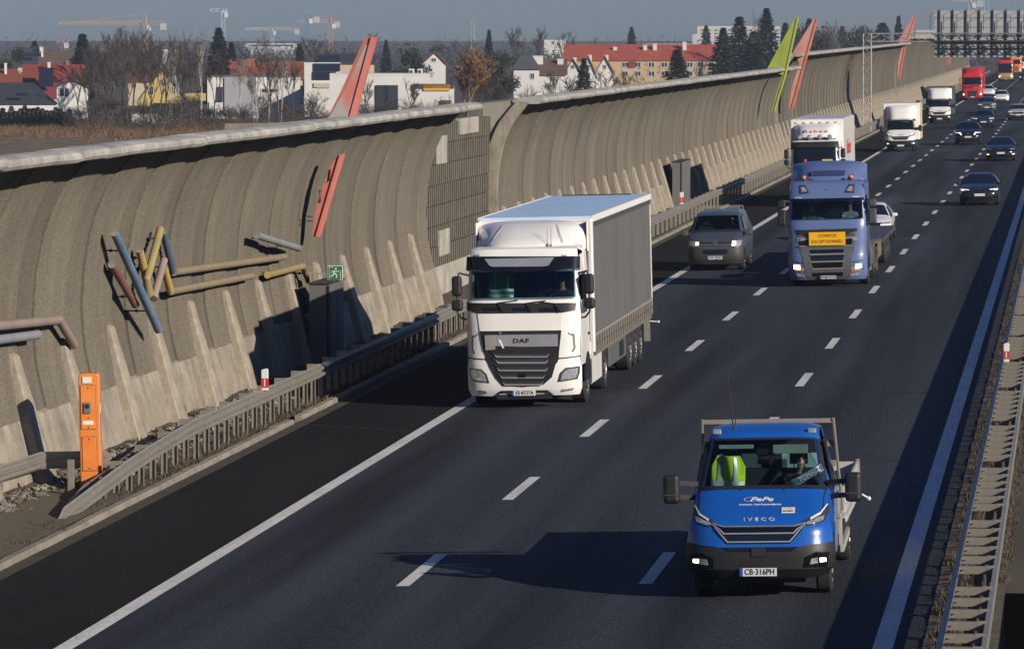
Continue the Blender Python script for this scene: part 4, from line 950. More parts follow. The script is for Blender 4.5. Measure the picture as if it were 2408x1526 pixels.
def truck_mirrors(t, w=1.245, m=blk, z=(2.72, 2.24), y=.28):
    for sg in (1, -1):
        for k, (zz, h, ww) in enumerate(((z[0], .44, .22), (z[1], .24, .25))):
            mb = MB(); mb.b2(-ww / 2, ww / 2, -.09, .06, -h / 2, h / 2); o = mb.build('mirror', m, t, bevel=.06); o.location = ((w + .2) * sg, y, zz)
        mb = MB(); q = [Vector(((w - .05) * sg, y + .15, z[0] + .22)), Vector(((w + .16) * sg, y + .05, z[0] + .28)), Vector(((w + .2) * sg, y, z[0])), Vector(((w + .2) * sg, y, z[1] - .18)), Vector(((w + .1) * sg, y + .08, z[1] - .3)), Vector(((w - .05) * sg, y + .15, z[1] - .32))]
        for i in range(5): mb.tube(q[i], q[i + 1], .022, n=7)
        mb.build('mirror_arm', blk, t)
def spoiler(t, paint, w0=1.0, w1=1.2, z0=3.44, z1=3.98, y0=.72, y1=2.35, name='roof_spoiler', n=4):
    s2 = Surf([(y0, z0, w0, .5, 0), (y0 + .05, z0 + .08, w0 + .01, .55, .02), (lerp(y0, y1, .3), lerp(z0, z1, .55), lerp(w0, w1, .5), .6, .16), (lerp(y0, y1, .62), lerp(z0, z1, .88), w1 - .02, .4, .24), (y1, z1, w1, 0, .12), (y1 + .01, z0 - .1, w1, 0, 0)], n)
    s2.shell(name, paint, t, belt=z0 + .1, wbelt=w1, sill=z0 - .1, wsill=w1); return s2
def box_body(t, m, y0, y1, w=1.27, z0=1.1, z1=4.0, name='cargo_box', roof=None):
    mb = MB(); mb.b2(-w, w, y0, y1, z0, z1); o = mb.build(name, m, t, bevel=.03)
    if roof: mb = MB(); mb.b2(-w + .05, w - .05, y0 + .05, y1 - .05, z1 + .002, z1 + .03); mb.build('box_roof', roof, t, bevel=.01)
    return o

# --- white artic with grey curtain sider
XY = (-11.75, 95.15)
t = vehicle('curtain_truck', 'white cab over lorry pulling a long grey curtain trailer, in the outer lane', 'truck', *XY)
st = cab_st(); s = Surf(st, 7); truck_base(t, s, white_p)
D_ = lambda pts: [((x - 690) / 434, (1410 - y) / 434 + .27 - .025 * (x - 690) / 434) for x, y in pts]
Z = dict(zmode=True)
s.patch(D_([(156, 545), (1194, 535), (1185, 606), (1070, 625), (690, 642), (265, 640), (160, 610)]), 'cowl', blk, t, off=.012, **Z)
s.patch([(-1.16, 5.95), (1.16, 5.95), (1.13, 7.05), (-1.13, 7.05)], 'windscreen', gl_clear, t, off=.004, rim=.004)
s.patch(D_([(140, 252), (140, 132), (1205, 112), (1205, 235), (1160, 225), (690, 262), (200, 240)]), 'sun_visor_outer', blk_g, t, off=.09, rim=.08, **Z)
s.patch(D_([(335, 146), (990, 128), (935, 205), (880, 212), (420, 218), (385, 212)]), 'visor_trim', satin, t, off=.115, **Z)
for x in (250, 1078): s.patch(D_([(x - 24, 94), (x + 24, 93), (x + 24, 108), (x - 24, 109)]), 'marker_light', lampg, t, off=.012, **Z)
for x in (420, 700, 960): s.patch(D_([(x - 115, 585), (x + 60, 580), (x + 75, 612), (x - 95, 618)]), 'cowl_recess', blk_g, t, off=.016, **Z)
for x in (450, 720, 990):
    mb = MB(); a, b = D_([(x, 540)])[0], D_([(x + 62, 618)])[0]; mb.bar((b[0], -.0, b[1]), (a[0], .08, a[1]), .02, .025); mb.bar((a[0], .08, a[1]), (a[0] + (.45 if x < 900 else -.4), .09, a[1] + .05), .015, .02); mb.build('wiper', blk, t)
s.patch(D_([(265, 643), (1065, 628), (1055, 792), (285, 805)]), 'front_flap', white_p, t, off=.014, **Z)
s.patch(D_([(283, 805), (1057, 790), (1030, 1000), (1008, 1100), (960, 1230), (880, 1300), (690, 1325), (500, 1315), (430, 1250), (370, 1130), (340, 1050), (310, 960)]), 'grille', blk, t, off=.02, rim=.05, **Z)
s.patch(D_([(335, 842), (1022, 826), (1020, 940), (690, 948), (425, 942), (340, 950)]), 'grille_header', satin, t, off=.035, **Z)
s.patch(D_([(332, 850), (425, 846), (428, 975), (338, 985)]), 'grey_sticker', mat('sticker_grey', (.26, .24, .215), .7), t, off=.05, **Z)
s.patch(D_([(455, 880), (480, 885), (512, 960), (500, 965)]), 'trim_accent', white_p, t, off=.045, **Z)
s.patch(D_([(465, 812), (500, 812), (475, 838)]), 'trim_accent', chrome, t, off=.045, **Z)
text('DAF', .125, blk, t, front_mx((672 - 690) / 434, .0, (1410 - 893) / 434 + .27, 1), bold=.006, spread=1.12, name='badge_lettering', sx=1.42, extrude=.002)
meshm = mat('grille_mesh', (.055, .055, .055), .5, .4, var=.9, scale=90, detail=1)
for y, xa, xb in ((1030, 415, 940), (1092, 430, 930), (1158, 440, 930), (1226, 465, 900), (1292, 490, 880)):
    s.patch(D_([(xa - 40, y - 45), (xb + 40, y - 55), (xb, y + 4), (xa, y + 10)]), 'grille_fin', blk, t, off=.036, rim=.03, **Z)
    s.patch(D_([(xa + 5, y - 12), (xb - 5, y - 20), (xb - 25, y + 6), (xa + 25, y + 10)]), 'grille_mesh', meshm, t, off=.042, **Z)
    s.patch(D_([(xa, y - 12), (xa + 30, y + 8), (xb - 30, y + 4), (xb, y - 20), (xb - 22, y + 16), (xa + 22, y + 20)]), 'grille_trim', satin, t, off=.05, **Z)
s.patch(D_([(640, 1195), (715, 1193), (712, 1235), (642, 1237)]), 'radar_cover', blk_g, t, off=.055, **Z)
for sg in (1, -1):
    f = lambda pts: [(sg * x, z) for x, z in D_([(690 + dx, y) for dx, y in pts])]
    s.patch(f([(522, 1130), (400, 1142), (350, 1190), (325, 1275), (500, 1250), (520, 1190)]), 'headlight', lampd, t, off=.015, **Z)
    s.patch(f([(505, 1145), (410, 1152), (365, 1200), (348, 1262), (485, 1238), (502, 1190)]), 'headlight_lens', lampg, t, off=.022, **Z)
    s.patch(f([(470, 1330), (362, 1345), (350, 1368), (455, 1352)]), 'fog_lamp', lampg, t, off=.012, **Z)
    s.patch(f([(430, 805), (440, 822), (485, 825), (492, 960), (470, 995), (455, 992), (475, 950), (468, 845), (430, 826)]), 'deflector_slot', mat('slot_shadow', (.2, .19, .17), .8), t, off=.006, **Z)
    s.patch(f([(385, 1046), (535, 1030), (535, 1042), (330, 1062), (330, 1050)]), 'panel_gap', blk, t, off=.004, **Z)
    mb = MB(); mb.b2(-.012, .012, 1.98, 2.02, 1.3, 3.3); o = mb.build('door_gap', greyp, t); o.location = (1.245 * sg, 0, 0)
    mb = MB(); mb.b2(-.02, .02, 2.05, 2.95, 1.0, 3.95); o = mb.build('side_deflector', white_p, t, bevel=.02); o.location = (1.235 * sg, 0, 0)
    mb = MB(); mb.b2(-.02, .02, 2.4, 4.6, .32, .98); o = mb.build('side_skirt', white_p, t, bevel=.02); o.location = (1.2 * sg, 0, 0)
    mb = MB(); mb.b2(-.03, .03, 1.0, 1.9, .4, .5); mb.b2(-.03, .03, 2.05, 2.4, .35, .95); o = mb.build('step', greyp, t); o.location = (1.2 * sg, 0, 0)
    mb = MB(); mb.b2(-.015, .015, 0, .2, -.03, .03); o = mb.build('door_handle', blk, t, bevel=.01); o.location = (1.255 * sg, 1.6, 1.5)
mb = MB(); mb.b2(-.6, .6, .02, .12, .2, .3); mb.tube((-.5, .0, .37), (.52, .0, .37), .02, n=8); mb.tube((-.5, .0, .37), (-.62, .03, .27), .02, n=8); mb.tube((.52, 0, .37), (.64, .03, .27), .02, n=8); mb.build('bumper_bar', blk, t)
plate(t, front_mx(-.0, -.035, .335), 'ES·8737A')
truck_mirrors(t, z=(2.66, 2.24))
s2 = spoiler(t, white_p)
for sg in (1, -1): s2.patch([(.78 * sg, 1.1), (.82 * sg, 1.1), (.62 * sg, 3.0), (.58 * sg, 3.0)], 'spoiler_seam', mat('seam_grey', (.4, .4, .4), .6), t, off=.004)
for x in (.5, .58):
    mb = MB(); mb.tube((x, .75, 3.47), (x, .78, 3.52), .018, .01); mb.tube((x, .78, 3.52), (x - .02, .95, 3.9), .006, .004, 5); mb.build('antenna', blk, t)
mb = MB(); mb.ball((-.85, .78, 3.5), (.03, .05, .025), 8, 5); mb.build('roof_horn', blk, t)
mb = MB(); mb.b2(-1.05, 1.05, .55, .95, 1.95, 2.28); mb.build('dashboard', interior, t, bevel=.06); mb = MB(); mb.b2(-1.15, 1.15, 2.1, 2.14, 1.2, 3.4); mb.build('cab_rear_wall', interior, t)
mb = MB(); mb.b2(-1.1, 1.1, 1.5, 2.1, 2.95, 3.0); mb.build('bunk', interior, t)
for x in (-.62, .62): seat(t, x, 1.3, 1.9, .62)
mb = MB()
for i in range(16):
    a, b = 2 * pi * i / 16, 2 * pi * (i + 1) / 16
    mb.tube((.62 + .23 * cos(a), .95 + .15 * sin(a), 2.28 + .12 * sin(a)), (.62 + .23 * cos(b), .95 + .15 * sin(b), 2.28 + .12 * sin(b)), .018, n=5, caps=False)
mb.build('steering_wheel', blk, t)
curtain = mat('grey_curtain', (.118, .115, .11), .7, var=.12, scale=.8, detail=8, bump=.25, bscale=1.2, stretch=(1, 1, .25))
N, L, B = nodes_of(curtain)
roofm = mat('trailer_roof', (.6, .76, .95), .2, var=.06, scale=.8, bump=.08, bscale=1.5)
mb = MB(); mb.b2(-1.25, 1.25, 2.95, 16.4, 1.22, 3.9); mb.build('curtain', curtain, t)
mb = MB(); mb.b2(-1.275, 1.275, 2.72, 2.95, 1.0, 3.98); mb.build('front_wall', white_p, t, bevel=.03)
mb = MB()
for x in [-.95 + .27 * i for i in range(8)]: mb.ball((x, 2.71, 3.87), (.035, .03, .022), 8, 5)
mb.build('roof_bolt', greyp, t)
mb = MB(); mb.b2(-1.27, 1.27, 2.75, 16.45, 3.98, 4.03); mb.build('trailer_roof', roofm, t, bevel=.01)
mb = MB(); mb.b2(-.95, .8, 16.3, 16.46, 4.03, 4.05); mb.build('roof_end_bar', blk, t)
for sg in (1, -1):
    mb = MB(); mb.b2(-.02, .02, 2.75, 16.45, 3.9, 4.04); o = mb.build('roof_rail', plast_w, t); o.location = (1.27 * sg, 0, 0)
    mb = MB(); mb.b2(-.012, .012, 2.95, 16.4, 3.78, 3.9); o = mb.build('rail_shadow_strip', mat('rail_shadow_dark', (.06, .06, .06), .7), t); o.location = (1.265 * sg, 0, 0)  # dark strip paints the roof rail's shadow along the curtain top
    mb = MB(); y = 2.95; pts = []
    while y < 16.35: pts += [(y, 1.0), (y + .28, 1.0), (y + .3, 1.06), (y + .38, 1.06), (y + .4, 1.0)]; y += .4
    mb.prism([(3.0, 1.38)] + [(p, q - .08) for p, q in pts if p < 16.4] + [(16.4, 1.38)], -.008, .008, 'x'); o = mb.build('curtain_hem', mat('curtain_hem', (.17, .15, .125), .8, var=.15, scale=3), t); o.location = (1.262 * sg, 0, 0)
    mb = MB(); mb.b2(-.006, .006, 2.95, 16.4, 1.37, 1.41); o = mb.build('hem_tape', mat('hem_tape', (.27, .25, .22), .7, var=.25, scale=8), t); o.location = (1.275 * sg, 0, 0)
    mb = MB(); mb.bar((0, 0, 1.33), (0, .05, 1.0), .02, .05); mb.b2(-.02, .02, -.02, .06, 1.16, 1.2); bk = mb.build('curtain_buckle', mat('buckle', (.07, .065, .06), .6), t); bk.location = (1.275 * sg, 3.2, 0)
    for i in range(1, 26): o = bk.copy(); link(o, t); o.location = (1.275 * sg, 3.2 + .52 * i, 0)
    mb = MB(); mb.b2(-.03, .03, 6.2, 10.0, .42, .95); o = mb.build('side_guard', greyp if sg < 0 else mat('guard_grey', (.1, .1, .095), .6, var=.1), t, bevel=.02); o.location = (1.2 * sg, 0, 0)
    mb = MB(); mb.b2(-.02, .02, 8.4, 9.3, .5, .85); o = mb.build('pallet_box_opening', blk, t); o.location = (1.225 * sg, 0, 0)
    for y in (10.9, 12.2, 13.5): wheel(t, 1.06 * sg, y, .5, .36, sg, style=1)
    mb = MB(); mb.b2(-.2, .1, 14.7, 14.74, .25, .95); o = mb.build('mudflap', blk, t); o.location = (1.1 * sg, 0, 0)
    mb = MB(); mb.b2(-.12, .04, 15.9, 15.96, .35, 1.05); o = mb.build('rear_bracket', galv, t); o.location = (1.2 * sg, 0, 0)
    mb = MB(); mb.tube((1.22 * sg, 16.0, .85), (1.42 * sg, 16.1, .82), .012, n=6); mb.ball((1.44 * sg, 16.1, .82), .035, 8, 6); mb.build('marker_lamp', plast_w, t)
mb = MB(); mb.b2(-1.27, 1.27, 16.4, 16.48, 1.0, 4.0); mb.build('rear_doors', white_p, t); mb = MB(); mb.b2(-.5, .5, 4.2, 16.3, .75, 1.1); mb.b2(-1.2, 1.2, 2.9, 16.4, 1.05, 1.2); mb.build('trailer_frame', greyp, t)
vest('green safety vest with white reflective stripes hanging in the white lorry cab', local_pt(XY, (-.62, .95, 2.3)), ('green', (.05, .32, .06)), ((.1, .2), (.32, .4)), .55, .62)
person('driver in dark clothes inside the white curtain lorry', local_pt(XY, (.68, 1.25, 1.95)), shirt=(.03, .035, .045))

# --- blue heavy tractor with the yellow board
XY = (-7.66, 140.6)
tblue = mat('slate_blue_paint', (.105, .152, .305), .32, var=.05, scale=1.2, coat=.5)
t = vehicle('heavy_tractor', 'slate blue lorry with yellow CONVOI EXCEPTIONNEL board on its front', 'truck', *XY)
st = cab_st(1.25, 3.3, .28, .22); st[5] = (.06, 1.92, 1.23, .17, 0); st[6] = (.12, 2.12, 1.22, .16, 0); st[7] = (.28, 2.72, 1.2, .16, 0); st[8] = (.36, 2.86, 1.2, .15, 0); st[9] = (.55, 3.22, 1.18, .14, .03); st[10] = (.8, 3.34, 1.17, .05, .04); st[11] = (2.1, 3.36, 1.17, 0, .04)
s = Surf(st, 7); truck_base(t, s, tblue, third=True)
E_ = lambda pts: [((x - 780) / 398, (1420 - y) / 398 + .22 - .025 * (x - 780) / 398) for x, y in pts]
gsil = mat('dark_silver', (.17, .17, .17), .4, .5, var=.08, scale=3)
s.patch([(-1.15, 5.95), (1.15, 5.95), (1.1, 7.02), (-1.1, 7.02)], 'windscreen', gl_clear, t, off=.004, rim=.004)
s.patch([(-1.17, 6.97), (1.17, 6.97), (1.16, 7.45), (-1.16, 7.45)], 'screen_header', blk_g, t, off=.01)
s.patch(E_([(380, 800), (1165, 770), (1150, 812), (1120, 850), (990, 868), (560, 880), (400, 855)]), 'lower_screen_panel', blk, t, off=.012, **Z)
s.patch(E_([(400, 860), (545, 880), (990, 868), (1145, 806), (1085, 1130), (1060, 1390), (1000, 1400), (560, 1410), (510, 1380), (470, 1180), (430, 960)]), 'grille_surround', gsil, t, off=.012, **Z)
for a, b in ((905, 985), (1040, 1090), (1115, 1180), (1205, 1270), (1330, 1375)):
    xa = 415 if a < 950 else 552 if a < 1200 else 580
    xb = 1100 if a < 950 else 990 if a < 1200 else 975
    s.patch(E_([(xa, a + 6), (xb, a - 8), (xb - 12, b - 8), (xa + 22, b + 6)]), 'grille_slot', blk_g, t, off=.02, **Z)
    if a < 1300: s.patch(E_([(xa - 5, b + 10), (xb + 5, b - 6), (xb, b + 10), (xa + 10, b + 26)]), 'grille_bar', mat('bar_silver', (.36, .36, .36), .35, .5, var=.06), t, off=.035, **Z)
for sg in (1, -1):
    f = lambda pts: [(sg * x, z) for x, z in E_([(780 + dx, y) for dx, y in pts])]
    s.patch(f([(445, 1215), (300, 1245), (290, 1305), (440, 1285)]), 'headlight_housing', blk_g, t, off=.012, **Z)
    s.patch(f([(425, 1215), (350, 1225), (345, 1280), (425, 1270)]), 'headlight', lit, t, off=.024, **Z)
    s.patch(f([(345, 1240), (300, 1252), (295, 1290), (340, 1285)]), 'headlight_lens', lampg, t, off=.02, **Z)
    s.patch(f([(420, 1280), (300, 1296), (298, 1308), (415, 1295)]), 'indicator', amber, t, off=.024, **Z)
    s.patch(f([(390, 1325), (285, 1350), (285, 1380), (390, 1365)]), 'fog_lamp', lampg, t, off=.014, **Z)
    s.patch(f([(380, 880), (245, 885), (230, 905), (375, 925)]), 'marker_light', lampg, t, off=.02, **Z)
    s.patch(f([(450, 1165), (300, 1195), (298, 1205), (450, 1178)]), 'panel_gap', blk, t, off=.006, **Z)
    s.patch([(.55 * sg, 8.25), (.86 * sg, 8.2), (.88 * sg, 8.95), (.70 * sg, 8.98)], 'roof_light', lampd, t, off=.02)
    s.patch([(.62 * sg, 8.4), (.8 * sg, 8.35), (.82 * sg, 8.75), (.72 * sg, 8.78)], 'roof_light_lens', lampg, t, off=.03)
    s.patch([(.8 * sg, 7.6), (1.02 * sg, 7.6), (1.02 * sg, 7.75), (.8 * sg, 7.75)], 'visor_marker', plast_w, t, off=.02)
    mb = MB(); mb.tube((.75 * sg, .85, 3.34), (.75 * sg, .85, 3.38), .06, n=12); o = mb.build('beacon', blk, t); mb = MB(); mb.ball((.75 * sg, .85, 3.44), (.075, .075, .07), 12, 8); mb.build('beacon_lens', amber, o, smooth=60)
    mb = MB(); mb.bar((.75 * sg, .95, 3.36), (.78 * sg, 1.15, 3.5), .07, .02); mb.build('beacon_bracket', blk, t)
    for zz, h, ww in ((2.62, .24, .26), (2.2, .5, .26)):
        mb = MB(); mb.b2(-ww / 2, ww / 2, -.1, .06, -h / 2, h / 2); o = mb.build('mirror', greyp if sg > 0 else blk, t, bevel=.05); o.location = (1.44 * sg, .3, zz)
    mb = MB(); mb.bar((1.2 * sg, .42, 2.7), (1.44 * sg, .3, 2.75), .05, .03); mb.bar((1.2 * sg, .3, 1.9), (1.42 * sg, .28, 2.02), .05, .05); mb.build('mirror_arm', blk, t)
    mb = MB(); mb.b2(-.02, .02, 2.4, 3.6, .35, .95); o = mb.build('side_skirt', tblue, t); o.location = (1.2 * sg, 0, 0)
board = mat('convoy_yellow', (.8, .42, .005), .5, var=.04, scale=4)
mb = MB(); mb.b2(-.575, .575, -.06, -.03, 1.31, 1.73); mb.build('convoy_board', board, t, bevel=.006)
text('CONVOI', .135, mat('board_ink', (.05, .015, .005), .6), t, front_mx(0, -.062, 1.615), bold=.001, spread=1.15, name='board_lettering')
text('EXCEPTIONNEL', .135, mat('board_ink', (.05, .015, .005), .6), t, front_mx(0, -.062, 1.43), bold=.001, spread=1.12, name='board_lettering', sx=.94)
plate(t, front_mx(0, -.03, .3), 'WGM 49745', h=.1)
s2 = spoiler(t, tblue, 1.05, 1.2, 3.34, 3.92, 1.0, 2.35)
s2.patch([(-.52, 1.2), (.52, 1.2), (.55, 1.75), (-.55, 1.75)], 'spoiler_vent', mat('vent_blue', (.03, .05, .13), .5), t, off=.05, rim=.05)
s.patch([(-.09, 8.55), (0, 8.5), (.09, 8.55), (0, 8.62)], 'roof_emblem', chrome, t, off=.012)
mb = MB(); mb.ball((-.5, 1.0, 3.36), (.05, .05, .02), 8, 5); mb.tube((-.5, 1.0, 3.37), (-.49, 1.1, 3.75), .007, .005, 5); mb.build('antenna', blk, t)
mb = MB(); mb.b2(-1.05, 1.05, .5, .9, 1.75, 2.05); mb.build('dashboard', interior, t, bevel=.06); mb = MB(); mb.b2(-1.15, 1.15, 2.0, 2.04, 1.2, 3.25); mb.build('cab_rear_wall', interior, t)
for x in (-.62, .62): seat(t, x, 1.25, 1.7, .62)
mb = MB(); mb.b2(.55, .9, .35, .37, 2.02, 2.1); mb.build('windscreen_card', plast_w, t); mb = MB(); mb.b2(-.25, -.1, .45, .47, 2.05, 2.16); mb.build('windscreen_card', plast_w, t)
dirt = mat('dirty_mudguard', (.15, .12, .09), .9, var=.45, scale=5, detail=9)
mb = MB(); mb.b2(-.55, .55, 5.0, 22, .62, .95); mb.b2(-1.27, 1.27, 11.5, 22, .85, .98); mb.build('low_trailer', greyp, t)
for sg in (1, -1):
    mb = MB(); mb.prism([(4.2, .5), (4.35, 1.0), (4.8, 1.16), (6.6, 1.16), (7.1, 1.0), (7.25, .4), (7.15, .4), (7.0, .92), (6.55, 1.08), (4.85, 1.08), (4.42, .95), (4.3, .5)], 0, .62 * sg, 'x'); o = mb.build('mudguard', dirt, t, smooth=30); o.location = (.66 * sg, 0, 0)
    mb = MB(); mb.b2(-.3, .3, 7.3, 7.33, .12, 1.1); o = mb.build('mudflap', dirt, t); o.location = (.95 * sg, 0, 0)
    mb = MB(); mb.b2(-.06, .06, 8.2, 11.4, .45, .98); o = mb.build('trailer_side', dirt, t); o.location = (1.15 * sg, 0, 0)
    mb = MB(); mb.b2(-.05, .05, 2.45, 4.0, .35, 1.0); o = mb.build('fuel_tank', mat('tank_grey', (.2, .19, .16), .5, .3), t, bevel=.05); o.location = (1.16 * sg, 0, 0)
    for y in (14.5, 16.0, 17.5): wheel(t, 1.06 * sg, y, .42, .34, sg, style=1)
person('driver in pale shirt at the wheel of the slate blue lorry', local_pt(XY, (.62, 1.2, 1.78)), shirt=(.32, .4, .42))
person('passenger in green top inside the slate blue lorry', local_pt(XY, (-.62, 1.2, 1.78)), shirt=(.05, .2, .06))

# --- plainer cab-over lorries further away
def cabover(label, X, Y, paint, top=2.85, w=1.2, grille=(-.75, .75, .5, 1.5), visor=True, lights=True, name='lorry', spoil=None, roof=None, gm=blk, mirrorm=blk, wsz=(1.75, 2.45), group=None):
    t = vehicle(name, label, 'truck', X, Y, group)
    k = top / 3.47; st = [(y, z * (1 if z < 1 else 1), *r) for y, z, *r in cab_st(w, top)]
    zs = [.3, .42, .85, .95, 1.35, wsz[0] - .1, wsz[0], wsz[1], wsz[1] + .2, top - .06, top, top + .03, top - .1, .9]
    st = [(q[0], z, *q[2:]) for q, z in zip(st, zs)]
    s = Surf(st, 7); truck_base(t, s, paint, hole=False, w=w)
    s.patch([(-w + .12, 5.9), (w - .12, 5.9), (w - .14, 7.05), (-w + .14, 7.05)], 'windscreen', gl_dark, t, off=.006)
    s.patch([(-w + .12, 5.45), (w - .12, 5.45), (w - .12, 5.95), (-w + .12, 5.95)], 'cowl', blk, t, off=.008)
    if visor: s.patch([(-w + .03, 7.02), (w - .03, 7.02), (w - .05, 8.4), (-w + .05, 8.4)], 'sun_visor_outer', blk if visor == 1 else visor, t, off=.09, rim=.08)
    g = grille; s.patch([(g[0] * .8, g[2]), (g[1] * .8, g[2]), (g[1], g[3]), (g[0], g[3])], 'grille', gm, t, off=.02, zmode=True)
    for q in range(3): zz = lerp(g[2], g[3], .25 + .25 * q); s.patch([(g[0] * .8, zz), (g[1] * .8, zz), (g[1] * .8, zz + .03), (g[0] * .8, zz + .03)], 'grille_bar', greyp, t, off=.035, zmode=True)
    for sg in (1, -1):
        s.patch([(sg * (w - .35), .62), (sg * (w - .08), .62), (sg * (w - .06), .86), (sg * (w - .32), .82)], 'headlight', lampg, t, off=.015, zmode=True)
        if lights: s.patch([(sg * (w - .3), .66), (sg * (w - .16), .66), (sg * (w - .14), .8), (sg * (w - .28), .8)], 'lit_headlight', lit, t, off=.025, zmode=True)
    plate(t, front_mx(0, -.03, .42)); truck_mirrors(t, w, mirrorm, (wsz[1] - .25, wsz[0] + .05))
    return t, s
red_l = mat('signal_red_paint', (.5, .025, .025), .35, var=.06, scale=1, coat=.4)
# white rigid lorry with lettered box
t, s = cabover('white rigid lorry with red lettering on its box and four round roof lamps', -12.0, 209, white_p, visor=1, top=3.1, w=1.13, wsz=(2.03, 2.72))
box_body(t, white_p, 2.45, 13.3, 1.25, 1.0, 4.02, roof=white_p)
s2 = spoiler(t, white_p, .88, 1.06, 3.1, 3.86, .75, 2.43, n=6)
ltr = mat('lettering_red', (.5, .03, .04), .5)
text('Raben', .3, ltr, t, s2.mx(0, 1.9, .008), bold=.003, spread=1.3, sx=1.25)
mb = MB()
for i in range(6): mb.ball((-.95 + .38 * i, 2.43, 3.9), (.1, .04, .035), 8, 5)
mb.build('box_vent', plast_w, t)
text('Raben', 1.0, ltr, t, Matrix.Translation((1.256, 7.3, 2.6)) @ Matrix.Rotation(R(90), 4, 'Z') @ Matrix.Rotation(R(90), 4, 'X'), bold=.02, sx=1.6)
for z in (2.9, 2.62, 2.34, 2.06): mb = MB(); mb.b2(1.245, 1.256, 3.6, 4.8, z + .2, z + .36); mb.build('box_print', mat('print_grey', (.4, .4, .42), .6), t)
for x in (-.72, -.26, .24, .7):
    mb = MB(); mb.tube((x, .6, 3.24), (x, .72, 3.24), .115, .1, 14); o = mb.build('spotlight', blk, t); mb = MB(); mb.ball((x, .6, 3.24), (.1, .02, .1), 12, 8); mb.build('spotlight_lens', lampg, o, smooth=60)
mb = MB(); mb.b2(-1.0, 1.0, .72, .78, 3.12, 3.16); mb.build('lamp_bar', blk, t)
mb = MB(); mb.b2(.35, .85, .08, .1, 2.08, 2.2); mb.build('windscreen_card', mat('card_yellow', (.6, .5, .05), .6, var=.4, scale=40), t); mb = MB(); mb.ball((-.45, .1, 2.14), (.08, .02, .1), 8, 6); mb.build('windscreen_mascot_light', redp, t)
# red lorry
t, s = cabover('bright red lorry with headlights on behind the box vans', -12.2, 544.5, red_l, top=3.3, w=1.25, grille=(-.62, .62, .45, 1.15), visor=red_l, mirrorm=red_l, wsz=(1.95, 2.75))
spoiler(t, red_l, 1.1, 1.22, 3.3, 3.95, .8, 2.4); box_body(t, red_l, 2.9, 16, 1.27, 1.1, 3.95)
mb = MB()
for z in (1.5, 1.62, 1.74): mb.b2(-.85, .85, -.02, .03, z, z + .04)
mb.build('front_slat', mat('dark_red', (.2, .01, .01), .5), t); mb = MB(); mb.b2(.15, .75, -.03, .0, 1.45, 1.55); mb.build('front_badge', satin, t)
# coach
t, s = cabover('red and gold coach with large dark windscreen far along the lane', -11.5, 765, red_l, top=3.6, w=1.27, grille=(-.6, .6, .5, .62), visor=None, name='coach', wsz=(1.45, 3.0)); t['category'] = 'coach'
box_body(t, red_l, 2.2, 12.5, 1.27, .4, 3.62, name='coach_body'); s.patch([(-1.26, .1), (1.26, .1), (1.25, 5.0), (-1.25, 5.0)], 'gold_front', mat('gold_paint', (.42, .29, .1), .35, .2), t, off=.012, rim=.02)
for sg in (1, -1): s.patch([(sg * .85, 2.2), (sg * 1.1, 2.2), (sg * 1.1, 3.0), (sg * .85, 3.0)], 'lit_headlight', lit, t, off=.03)
mb = MB(); mb.b2(-.9, .9, 3, 8, 3.63, 3.95); mb.build('roof_unit', blk, t, bevel=.1)
t, s = cabover('orange lorry far away beside the coach', -11.7, 905, mat('orange_cab', (.75, .2, .03), .4, coat=.3), top=3.4, w=1.3, visor=None, gm=mat('orange_dark', (.3, .08, .02), .5), wsz=(2.0, 2.85))
box_body(t, mat('orange_cab', (.75, .2, .03)), 2.5, 14, 1.3, 1.0, 3.9)
t, s = cabover('distant white lorry at the right edge of the photo beyond the coach', -10.0, 985, white_p, top=3.4, w=1.28, visor=None, wsz=(2.0, 2.85))
box_body(t, white_p, 2.5, 14, 1.28, 1.0, 3.95)

# --- two box vans
def box_van(label, X, Y, boxm, z1=3.2, w=1.22, front=None, strap=False, spw=(.9, 1.05), rnd=.04):
    t = vehicle('box_van', label, 'van', X, Y, 'white box vans in the outer lane')
    s = bonnet_cab(t, white_p, False); mb = MB(); mb.b2(-w, w, 2.6, 7.2, .75, z1); mb.build('cargo_box', boxm, t, bevel=rnd)
    if front: mb = MB(); mb.b2(-w + .04, w - .04, 2.57, 2.62, 1.0, z1 - .05); mb.build('box_front', front, t)
    spoiler(t, white_p, spw[0], spw[1], 2.22, z1 - .12, 1.5, 2.56, n=6)
    for x, sd in ((.86, 1), (-.86, -1)): wheel(t, x, 1.0, .34, .22, sd); wheel(t, x, 4.9, .34, .36, sd)
    for sg in (1, -1):
        mb = MB(); mb.b2(-.12, .12, -.08, .08, -.2, .22); o = mb.build('mirror', blk, t, bevel=.05); o.location = (1.34 * sg, .98, 1.56); mb = MB(); mb.bar((0, 0, 0), (-.42 * sg, .1, -.05), .05, .2); mb.build('mirror_arm', blk, o)
    mb = MB(); mb.b2(-.4, .4, 2.5, 7, .45, .75); mb.build('chassis', blk, t); plate(t, front_mx(-.01, -.042, .42))
    text('IVECO', .11, blk, t, s.mx(.0, 5.04, .02), bold=.004, spread=1.45, name='badge_lettering')
    if strap:
        for y in (2.9, 6.9): mb = MB(); mb.b2(w + .01, w + .03, y, y + .08, .8, z1 - .1); mb.build('yellow_strap', mat('strap_yellow', (.6, .5, .08), .6), t)
        mb = MB(); mb.b2(w - .35, w - .1, 6.2, 6.5, z1, z1 + .12); mb.build('roof_fitting', blk, t)
    mb = MB(); mb.b2(.1, .55, 1.42, 1.43, 1.98, 2.05); mb.build('screen_strip', mat('strip_green', (.3, .4, .25), .6), t)
    return t
box_van('white box van with tall smooth wind deflector and yellow strap, behind the lettered lorry', -11.75, 306.5, white_p, 3.28, 1.25, None, True)
